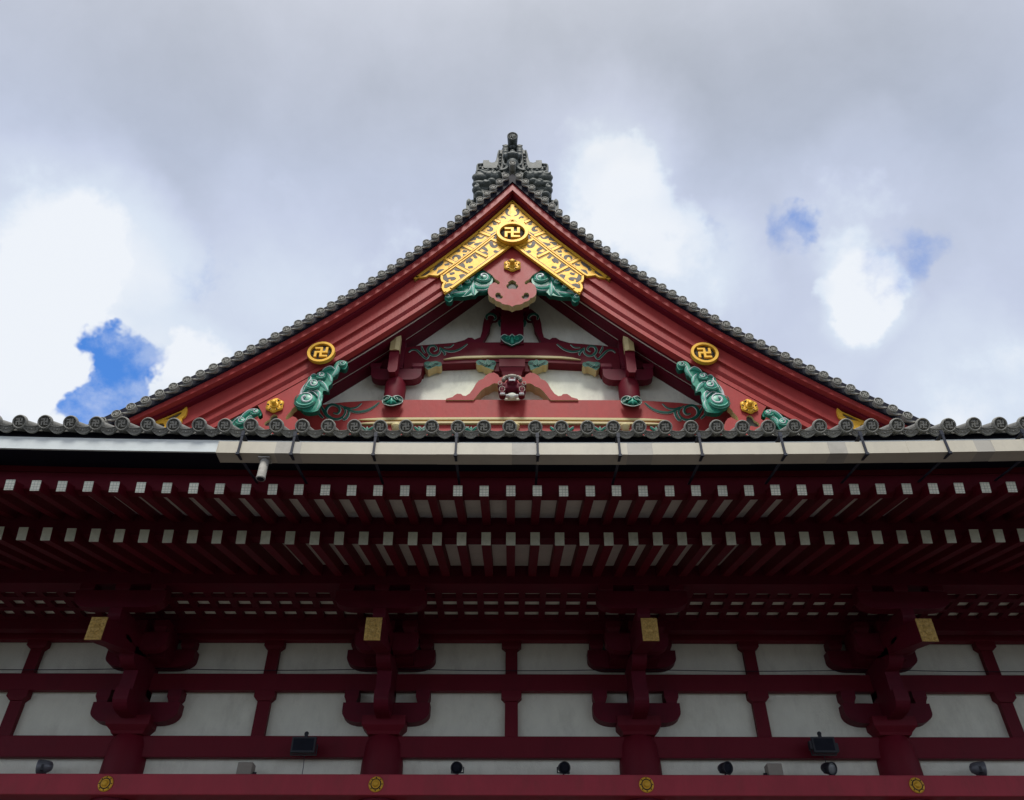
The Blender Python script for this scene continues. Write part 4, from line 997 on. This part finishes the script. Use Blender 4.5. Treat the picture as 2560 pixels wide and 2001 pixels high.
# lion on the strut
def lion():
    cx = .0; y = YK-.16
    def Q(a, b): u, v = K7(a, b); x, z = W(u, v, y); return x-W(1280.4, 960, y)[0], z
    def B(a, b, rx, ry, rz, mi=0, dy=0, mbx=None): x, z = Q(a, b); mbx.ball((x, y+dy, z), (rx, ry, rz), mi, 16)
    body = MB()
    B(1095, 560, .27, .18, .15, 0, .05, body); B(1095, 470, .16, .17, .16, 0, -.02, body); B(1095, 520, .13, .12, .07, 0, -.12, body)
    for s in (-1, 1):
        B(1095+s*150, 520, .13, .14, .12, 0, .04, body); B(1095+s*225, 520, .08, .11, .10, 0, .0, body)
        B(1095+s*195, 640, .105, .12, .17, 0, -.04, body); B(1095+s*190, 720, .08, .11, .11, 0, -.07, body)
        B(1095+s*185, 760, .095, .13, .05, 0, -.10, body); B(1095+s*100, 580, .13, .13, .08, 0, .03, body)
    o = part('lion_carving', body, REDD, kt)
    r = o.modifiers.new('fuse', 'REMESH'); r.mode = 'VOXEL'; r.voxel_size = .016; r.use_smooth_shade = True
    mb = MB()
    for i in range(9):
        a = PI*(.02+.96*i/8); x0, z0 = Q(1095, 440)
        mb.ball((x0+.23*math.cos(a), y-.06, z0+.02+.13*math.sin(a)), (.06, .09, .055), 0, 10)
    mb.ball((Q(1095, 385)[0], y-.10, Q(1095, 385)[1]), (.15, .10, .07), 0, 14)
    part('mane', mb, WOODW, o)
    mb = MB()
    x0, z0 = Q(1095, 512); mb.box(x0-.085, x0+.085, y-.255, y-.2, z0-.016, z0+.016); part('teeth', mb, PALE, o)
    for s in (-1, 1): mb = MB(); mb.ball((s*.07, y-.17, Q(0, 445)[1]), (.03, .03, .022), 0, 10); part('eye', mb, PALE, o)
    mb = MB()
    for s in (-1, 1):
        mb = MB()
        for k in (-1, 0, 1): x0, z0 = Q(1095+s*185+k*28, 762); mb.ball((x0, y-.20, z0), (.034, .045, .034), 0, 10)
        part('paw', mb, PALE, o)
        mb = MB(); x0, z0 = Q(1095+s*85, 760); mb.ball((x0, y-.1, z0), (.07, .07, .035), 0, 10); part('paw', mb, PALE, o)
    mb = MB()
    x0, z0 = Q(1095, 715); mb.ball((x0, y-.02, z0), (.13, .08, .10), 0, 14); mb.box(x0-.2, x0+.2, y, y+.05, z0-.1, z0+.08)
    part('white_ball', mb, WHITE, o)
    mb = MB()
    for s in (-1, 1):
        for ring, r in (((235, 505), .05), ((195, 640), .075)):
            x0, z0 = Q(1095+s*ring[0], ring[1]); yy = y-.15 if ring[0] < 200 else y-.10
            mb = MB(); mb.tube([(x0+r*math.cos(t), yy, z0+r*1.3*math.sin(t)) for t in frange(0, 2*PI, 14)], .009, 6)
            part('curl', mb, WOODW, o)
lion()

# --- posts, brackets and purlin noses
def post(sgn):
    T = lambda u, v, y: (lambda q: (sgn*abs(q[0]), q[1]))(W(u, v, y))
    yc = 16.95; x = T(988.5, 970, yc)[0]
    z0 = T(988, 1004, YBM)[1]; z1 = T(988, 956, yc)[1]
    mb = MB(); mb.lathe((x, yc, z0), (0, 0, 1), [(.18, -.16), (.24, -.10), (.265, -.04), (.27, 0), (.285, (z1-z0)*.3), (.29, (z1-z0)*.7), (.275, (z1-z0)*.9), (.245, z1-z0)], 32)
    p = part('gable_post', mb, REDW, root)
    za, zb = T(988, 957, YBM)[1], T(988, 930, YBM)[1]
    mb = MB(); boat_x(mb, x, YBM, za, .69, .26, zb-za)
    block(mb, x-.58, YBM, zb, .30, .28, .2); block(mb, x+.58, YBM, zb, .30, .28, .2); block(mb, x, YBM, zb, .34, .34, .2)
    mb.box(x-.17, x+.17, YBM-.15, 17.2, zb, T(988, 835, YBM)[1]+.4)
    mb.box(x-.72*1, x+.74, YBM+.05, 17.2, zb+.2, zb+.55)
    part('bracket_arm', mb, REDD, p)
    xa = T(986, 870, 16.4)[0]
    zt, zm, zl = T(986, 832, 16.4)[1], T(986, 873, 16.4)[1], T(986, 925, 16.4)[1]
    mb = MB(); mb.box(xa-.13, xa+.13, 16.45, 17.2, zm-.02, zt+.1)
    mb.plate([[(xa-.13, zl+.1), (xa-.08, zl), (xa+.08, zl), (xa+.13, zl+.1), (xa+.13, zm), (xa, zm+.06), (xa-.13, zm)]], 16.48, 17.1)
    n = part('purlin_nose', mb, REDW, p)
    mb = MB(); mb.loft([[(xa-.135, 16.449, z), (xa+sgn*-.02, 16.40, z+.0), (xa+.135, 16.449, z), (xa+.135, 16.62, z), (xa-.135, 16.62, z)] for z in (zm, zt)])
    part('nose_cap', mb, CREAM, n)
    # leafy collar at the foot
    mb = MB(); zc = T(988, 998, YBM-.25)[1]+.0
    c = [(-.30, .10), (-.26, .17), (-.15, .18), (-.05, .13), (0, .09), (.05, .13), (.15, .18), (.26, .17), (.30, .10), (.25, -.03), (.12, -.15), (0, -.20), (-.12, -.15), (-.25, -.03)]
    P = [(x+a, zc+b-.05) for a, b in smooth(c, 3)]
    yf = YBM-.275
    P2 = [(a, b) for a, b in P]; mb.plate([P2], yf, yf+.03, 1)
    for s in (-1, 1):
        for cc, r, a0 in (((.11, .05), .075, PI/2), ((.2, .02), .05, 0)):
            sp = spiral(x+s*cc[0], zc+cc[1]-.04, r, 1.2, a0, s, 14); mb.ribbon(sp, .03, yf-.03, yf+.002, 0); mb.ribbon(sp, .012, yf-.04, yf-.02, 2)
    leaf(mb, [(x-.12, zc-.14), (x, zc-.1), (x+.12, zc-.14)], .05, yf-.01, 0, False); leaf(mb, [(x, zc-.2), (x, zc-.1), (x, zc)], .04, yf-.02, 0, False)
    mb.tube([(a, yf-.004, b) for a, b in P+[P[0]]], .012, 5, 2)
    bent_v = []
    for vx, vy, vz in mb.v:
        th = (vx-x)/.30; rr = .30+(yf+.02-vy)
        bent_v.append((x+rr*math.sin(th), yc-rr*math.cos(th), vz))
    mb.v = bent_v
    part('leafy_collar', mb, [GREEN, GREEND, PALED], p)
    # bracket nose towards the eave side
post(-1); post(1)

# --- king post, its curved braces
G1 = lambda a, b: (930+a/6.24, 740+b/6.24)
px = [G1(a, b) for a, b in ((1300, 728), (1440, 690), (1500, 652), (1560, 652), (1600, 680), (1690, 645), (1715, 560), (1735, 420), (1760, 330), (1820, 260), (1900, 200), (1960, 230), (2000, 320), (1930, 350), (1880, 352), (1850, 420), (1835, 520), (1730, 718), (1730, 728))]
for sgn in (-1, 1):
    mb = MB(); P = [(sgn*abs(a), b) for a, b in (W(u, v, 17.0) for u, v in px)]
    mb.plate([P], 17.0, 17.19)
    br = part('curved_brace', mb, REDD, root)
    mb = MB()
    c = W(1235, 792, 16.98); karakusa(mb, sgn, [([(1218, 800), (1216, 792), (1224, 786), (1234, 788), (1240, 796), (1234, 802)], .08), ([(1256, 800), (1248, 806), (1250, 818)], .08)], 17.0)
    part('scroll_relief', mb, [GREEND, PALED], br)
z0 = W(1281, 868, 16.85)[1]; z1 = W(1281, 770, 16.85)[1]
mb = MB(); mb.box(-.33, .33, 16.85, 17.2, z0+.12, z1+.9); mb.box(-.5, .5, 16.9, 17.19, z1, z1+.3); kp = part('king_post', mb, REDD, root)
mb = MB(); zc = W(1281, 850, 16.8)[1]
P = [(a*1.1, zc+b*1.1) for a, b in smooth([(-.30, .08), (-.2, .19), (-.08, .12), (0, .2), (.08, .12), (.2, .19), (.30, .08), (.2, -.08), (.1, -.14), (0, -.2), (-.1, -.14), (-.2, -.08)], 3)]
mb.plate([P], 16.80, 16.86, 1); mb.tube([(a, 16.795, b) for a, b in P+[P[0]]], .012, 5, 2)
for s in (-1, 1): mb.ribbon(spiral(s*.14, zc+.05, .09, 1.2, PI/2, s, 14), .035, 16.77, 16.802, 0)
leaf(mb, [(0, zc-.16), (0, zc-.05), (0, zc+.1)], .05, 16.80, 0, False)
part('leafy_collar', mb, [GREEN, GREEND, PALED], kp)

# --- ridge-end ornament
def oni():
    y = 15.72
    K = lambda a, b: W(1160+a/7.76, 320+b/7.76, y)
    o_ = [(945, 520), (880, 470), (870, 400), (798, 345), (768, 400), (735, 420), (690, 445), (668, 520), (648, 620), (625, 665), (590, 688), (525, 690), (492, 680), (490, 650), (375, 650), (370, 682), (300, 690), (262, 705), (246, 740), (246, 850), (268, 885)]
    cx = W(1160+945/7.76, 420, y)[0]
    P = [(K(a, b)[0]-cx, K(a, b)[1]) for a, b in o_]
    low = [(K(a, b)[0]-cx, K(a, b)[1]) for a, b in ((250, 905), (205, 935), (185, 985), (183, 1350), (183, 1500))]
    full = P+[(P[-1][0], P[-1][1]-.15)]
    half_l = full; loop = half_l+[(-x, z) for x, z in reversed(half_l)]
    mb = MB(); mb.plate([loop], y, y+.35)
    # rim roll and inner step
    rim = [(K(a, b)[0]-cx, K(a, b)[1]) for a, b in ((690, 450), (668, 520), (648, 625), (600, 700), (520, 712), (380, 712), (300, 715), (268, 740), (265, 850), (300, 880), (600, 880), (700, 850), (760, 830))]
    for s in (-1, 1): mb.tube([(s*a, y-.02, b) for a, b in smooth(rim, 3, False)], .032, 8)
    o = part('ridge_end_tile', mb, ONI, root)
    mb = MB()
    for s in (-1, 1):
        for a, b in ((715, 530), (712, 592), (708, 650), (704, 708), (690, 765), (650, 815), (565, 835), (468, 835), (372, 832), (322, 785), (322, 730)):
            x, z = K(a, b); mb.ball((s*(x-cx), y-.03, z), (.052, .05, .06), 0, 12)
    part('pearl_row', mb, ONI, o)
    # smooth inset panels left and right
    mb = MB()
    for s in (-1, 1):
        q = [(K(a, b)[0]-cx, K(a, b)[1]) for a, b in ((378, 650), (488, 652), (495, 682), (540, 700), (600, 690), (640, 650), (660, 560), (672, 620), (665, 720), (640, 790), (600, 803), (410, 803), (380, 780))]
        mb.plate([[(s*x, z) for x, z in q]], y-.05, y+.02)
    part('side_panel', mb, ONI, o)
    # beast face: horns, brows, nose, jaws
    mb = MB()
    for s in (-1, 1):
        for k, (a, b, r) in enumerate(((815, 440, .12), (812, 510, .11), (812, 570, .10), (815, 640, .11))):
            x, z = K(a, b); x = s*(x-cx); mb.ball((x, y-.06-.03*k, z), (r*1.0, .13, r*.9), 0, 14)
            mb.tube([(x+r*1.02*math.cos(t), y-.15-.03*k, z+r*.75*math.sin(t)+.02) for t in frange(.1*PI, .9*PI, 8)], .02, 6)
        x, z = K(798, 380); x = s*(x-cx); mb.loft([[(x-.07, y-.03, z-.12), (x+.07, y-.03, z-.12), (x+.07, y+.05, z-.12), (x-.07, y+.05, z-.12)], [(x-.004, y, z+.12), (x+.004, y, z+.12), (x+.004, y+.01, z+.12), (x-.004, y+.01, z+.12)]])
        pth = [(K(a, b)[0]-cx, K(a, b)[1]) for a, b in ((860, 640), (800, 660), (770, 720), (790, 780), (830, 760), (810, 830), (720, 860), (700, 800))]
        mb.tube([(s*a, y-.10, b) for a, b in smooth(pth, 3, False)], [.05-.0012*i for i in range(22)], 8)
        pth = [(K(a, b)[0]-cx, K(a, b)[1]) for a, b in ((850, 700), (860, 780), (830, 850), (760, 880), (680, 885))]
        mb.tube([(s*a, y-.12, b) for a, b in smooth(pth, 3, False)], .035, 8)
    x, z = K(945, 660); mb.ball((0, y-.17, z), (.20, .22, .15), 0, 18); mb.ball((0, y-.26, z+.12), (.10, .12, .08), 0, 14)
    for s in (-1, 1): mb.ball((s*.13, y-.22, z-.02), (.10, .16, .10), 0, 14)
    x, z = K(945, 760); mb.ball((0, y-.1, z), (.2, .2, .2), 0, 16)
    x, z = K(945, 430); mb.ball((0, y-.13, z), (.10, .14, .15), 0, 16)
    for k in range(5): mb.ball((-.1+.05*k, y-.16, z+.1), (.028, .06, .07), 0, 8)
    x, z = K(945, 540); mb.ball((0, y-.08, z), (.13, .15, .08), 0, 14)
    bf = part('beast_face', mb, ONI, o)
    r = bf.modifiers.new('fuse', 'REMESH'); r.mode = 'VOXEL'; r.voxel_size = .018; r.use_smooth_shade = True; r = bf.modifiers.new('soften', 'SMOOTH'); r.iterations = 2; r.factor = .5
    # cloud scrolls under the wings
    for s in (-1, 1):
        mb = MB()
        q = [(K(a, b)[0]-cx, K(a, b)[1]) for a, b in ((700, 890), (268, 885), (205, 935), (186, 985), (184, 1180), (186, 1380), (250, 1400), (500, 1180), (700, 1000))]
        mb.plate([[(s*x, z) for x, z in q]], y-.06, y+.5)
        for a, b, rx, rz in ((310, 1000, .26, .17), (480, 970, .20, .16), (590, 990, .16, .17), (680, 950, .10, .1), (300, 1140, .24, .12), (430, 1140, .17, .13), (250, 1250, .15, .14), (300, 1340, .15, .10), (540, 1090, .16, .12)):
            x, z = K(a, b); mb.ball((s*(x-cx), y-.07, z), (rx, .15, rz), 0, 16)
        for a, b, r, a0, d in ((290, 960, .13, 0, 1), (430, 1130, .10, 0, -1), (240, 1230, .11, 90, -1), (600, 970, .11, 90, 1), (420, 960, .10, 40, 1)):
            x, z = K(a, b); sp = spiral(s*(x-cx), z, r, 1.1, R(a0), d*s, 16)
            mb.tube([(p, y-.20, q_) for p, q_ in sp], [.045-.0015*i for i in range(len(sp))], 6)
        cc = part('cloud_carving', mb, ONI, o)
        r = cc.modifiers.new('fuse', 'REMESH'); r.mode = 'VOXEL'; r.voxel_size = .022; r.use_smooth_shade = True
        r = cc.modifiers.new('soften', 'SMOOTH'); r.iterations = 3; r.factor = .5
    mb = MB()
    for s in (-1, 1):
        q = [(K(a, b)[0]-cx, K(a, b)[1]) for a, b in ((45, 1390), (60, 1350), (100, 1320), (135, 1345), (185, 1340), (260, 1340), (300, 1450), (120, 1560), (50, 1570))]
        mb.plate([[(s*x, z) for x, z in smooth(q, 3)]], y+.1, y+.6)
        x, z = K(95, 1400); mb.ball((s*(x-cx), y+.12, z), (.07, .1, .13), 0, 12)
    part('foot_tile', mb, ONI, o)
    # projecting round tile on top
    a = Vector((0, -1, .02)).normalized()
    c = Vector((0, 15.22, W(1281.5, 339.5, 15.22)[1]))
    mb = MB(); disc_face(mb, .178, .06, tuple(c), (0, -math.cos(R(12)), -math.sin(R(12))))
    mb.lathe(c+Vector((0, .03, 0)), (0, 1, 0.10), [(.176, 0), (.17, .1), (.155, .35), (.145, .75), (.14, 1.1)], 28, 0)
    part('projecting_ridge_tile', mb, [ONI, TILED], o)
    # ridge running back
    mb = MB(); zr = K(945, 900)[1]
    mb.box(-.45, .45, y+.3, 33, zr-.9, zr-.1); mb.box(-.52, .52, y+.36, 33, zr-.1, zr+.0)
    mb.tube([(0, y+.4, zr+.1), (0, 33, zr+.1)], .16, 16)
    part('roof_ridge', mb, ONI, root)
oni()

# --- bosses on the long tie beam
for x in PX:
    mb = MB(); r = .125
    mb.lathe((x, 14.898, 3.955), (0, -1, 0), [(r, 0), (r*1.02, .01), (r*.96, .022), (r*.72, .03), (r*.66, .02), (r*.62, .02), (r*.60, .035), (r*.48, .04), (r*.42, .03), (r*.40, .035), (r*.38, .06), (r*.25, .075), (.004, .078)], 28, 0)
    for k in range(8):
        a = k*PI/4; mb.ball((x+r*.83*math.cos(a), 14.872, 3.955+r*.83*math.sin(a)), (r*.09, .008, r*.09), 1, 8)
    mb.tube([(x+r*.63*math.cos(t), 14.874, 3.955+r*.63*math.sin(t)) for t in frange(0, 2*PI, 24)], .014, 6, 1)
    part('beam_boss', mb, [GOLD, BLK], nag)

# ------------------------------------------------------------------ fittings resting on the long tie beam
SH = 4.126
def thing(name, label, cat, loc, rz=0, group=None):
    o = bpy.data.objects.new(name, None); COL.objects.link(o); o.location = (loc[0], loc[1], loc[2]+CZ); o.rotation_euler = (0, 0, rz)
    return tag(o, label, cat, group)
def child(name, mb, mats, parent):
    o = bpy.data.objects.new(name, mb.mesh(name, mats, 0)); COL.objects.link(o); o.parent = parent
    return o
def spot(label, u, yaw, pitch, col=DARKM, r=.10, glass=GLASS):
    x = W(u, 1920, 15.08)[0]
    t = thing('spotlight', label, 'spotlight', (x, 15.08, SH), yaw, 'round spotlights on the long tie beam')
    mb = MB(); mb.lathe((0, 0, 0), (0, 0, 1), [(.055, 0), (.055, .02), (.03, .035)], 16); mb.cyl((0, 0, .03), (0, 0, 1), .016, .016, .07, 10)
    mb.box(-r-.012, -r-.002, -.02, .02, .07, .16); mb.box(r+.002, r+.012, -.02, .02, .07, .16); mb.box(-r-.012, r+.012, -.02, .02, .062, .072)
    child('stand', mb, DARKM, t)
    d = Vector((0, -math.cos(pitch), -math.sin(pitch))); c = Vector((0, 0, .155))
    mb = MB(); mb.lathe(c-d*.13, d, [(.035, 0), (r*.62, .02), (r*.82, .07), (r*.95, .14), (r, .20), (r*1.04, .21), (r*1.04, .235), (r*.92, .235), (r*.88, .215)], 24)
    h = child('lamp_head', mb, col, t)
    mb = MB(); mb.lathe(c+d*.08, d, [(r*.88, 0), (r*.88, .005), (r*.5, .012), (.005, .014)], 24)
    child('lens', mb, glass, h)
spot('dark grey spotlight turned sideways at the left end of the beam', 111, R(-80), R(5), GREYM, .118)
spot('black spotlight facing out just right of the second pillar', 1144, R(-8), R(18))
spot('black spotlight facing out just left of the third pillar', 1408, R(12), R(15))
spot('black spotlight standing right of the third pillar, turned to the right', 1811, R(28), R(10))
spot('round spotlight with pale lens directly below the right floodlight', 2070, R(28), R(18), DARKM, .105, mat('pale_lamp_glass', (.2, .22, .22), .2, .2, 14))
spot('grey spotlight lying sideways at the right end of the beam', 2444, R(80), R(5), GREYM, .118)
def gearbox(label, u, side):
    x = W(u, 1920, 15.1)[0]
    t = thing('junction_box', label, 'junction box', (x, 15.1, SH), 0, 'beige boxes on the long tie beam')
    mb = MB(); mb.box(-.13, .13, -.11, .11, .012, .215)
    b = child('housing', mb, BOXM, t); md = b.modifiers.new('edge', 'BEVEL'); md.width = .012; md.segments = 2
    mb = MB(); mb.box(-.12, -.06, -.09, .09, 0, .011); mb.box(.06, .12, -.09, .09, 0, .011); child('foot', mb, DARKM, t)
    mb = MB(); mb.cyl((side*.131, 0, .06), (side, 0, 0), .025, .02, .06, 12); child('cable_gland', mb, DARKM, t)
gearbox('beige junction box between the two left pillars', 616, 1)
gearbox('beige junction box between the two right pillars', 1933, -1)
def flood(label, u, w, rect=True, cable=None):
    x, z = W(u, 1866, 14.98)
    t = thing('floodlight', label, 'floodlight', (x, 15.05, z-.12), 0, 'black floodlights in front of the upper tie beam')
    mb = MB(); mb.loft([[(-w/2, -.14, .0), (w/2, -.14, .0), (w/2, -.14, .26), (-w/2, -.14, .26)], [(-w/2, -.08, -.01), (w/2, -.08, -.01), (w/2, -.08, .27), (-w/2, -.08, .27)],
                        [(-w*.36, .06, .04), (w*.36, .06, .04), (w*.36, .06, .22), (-w*.36, .06, .22)]])
    if not rect:
        mb.box(-w*.62, -w*.5, -.12, -.02, .06, .2); mb.box(w*.5, w*.62, -.12, -.02, .02, .16)
    h = child('lamp_housing', mb, DARKM, t)
    for i in range(5):
        pass
    mb = MB(); mb.box(-w/2+.03, w/2-.03, -.146, -.141, .03, .23); child('lens', mb, GLASS, h)
    mb = MB(); mb.box(-w/2-.02, -w/2-.006, -.05, .0, -.0, .16); mb.box(w/2+.006, w/2+.02, -.05, 0, 0, .16); mb.box(-w/2-.02, w/2+.02, -.05, 0, -.02, -.008)
    mb.box(-.04, .04, .06, .185, .10, .16)
    child('bracket', mb, DARKM, t)
    mb = MB(); mb.cyl((0, -.02, .26), (0, 0, 1), .035, .03, .08, 12); mb.ball((0, -.02, .35), .04, 0, 10); child('photo_sensor', mb, DARKM, t)
    mb = MB(); zz = SH-(z-.12)
    mb.tube([(.01, .02, .0), (.02, .04, zz*.5), (.015+(cable or 0), .05, zz)], .006, 6); child('cable', mb, DARKM, t)
flood('square black floodlight with a thin cable, left of the second pillar', 760, .42)
flood('black floodlight with side shades above a round spotlight, right of the third pillar', 2058, .40, False, .1)
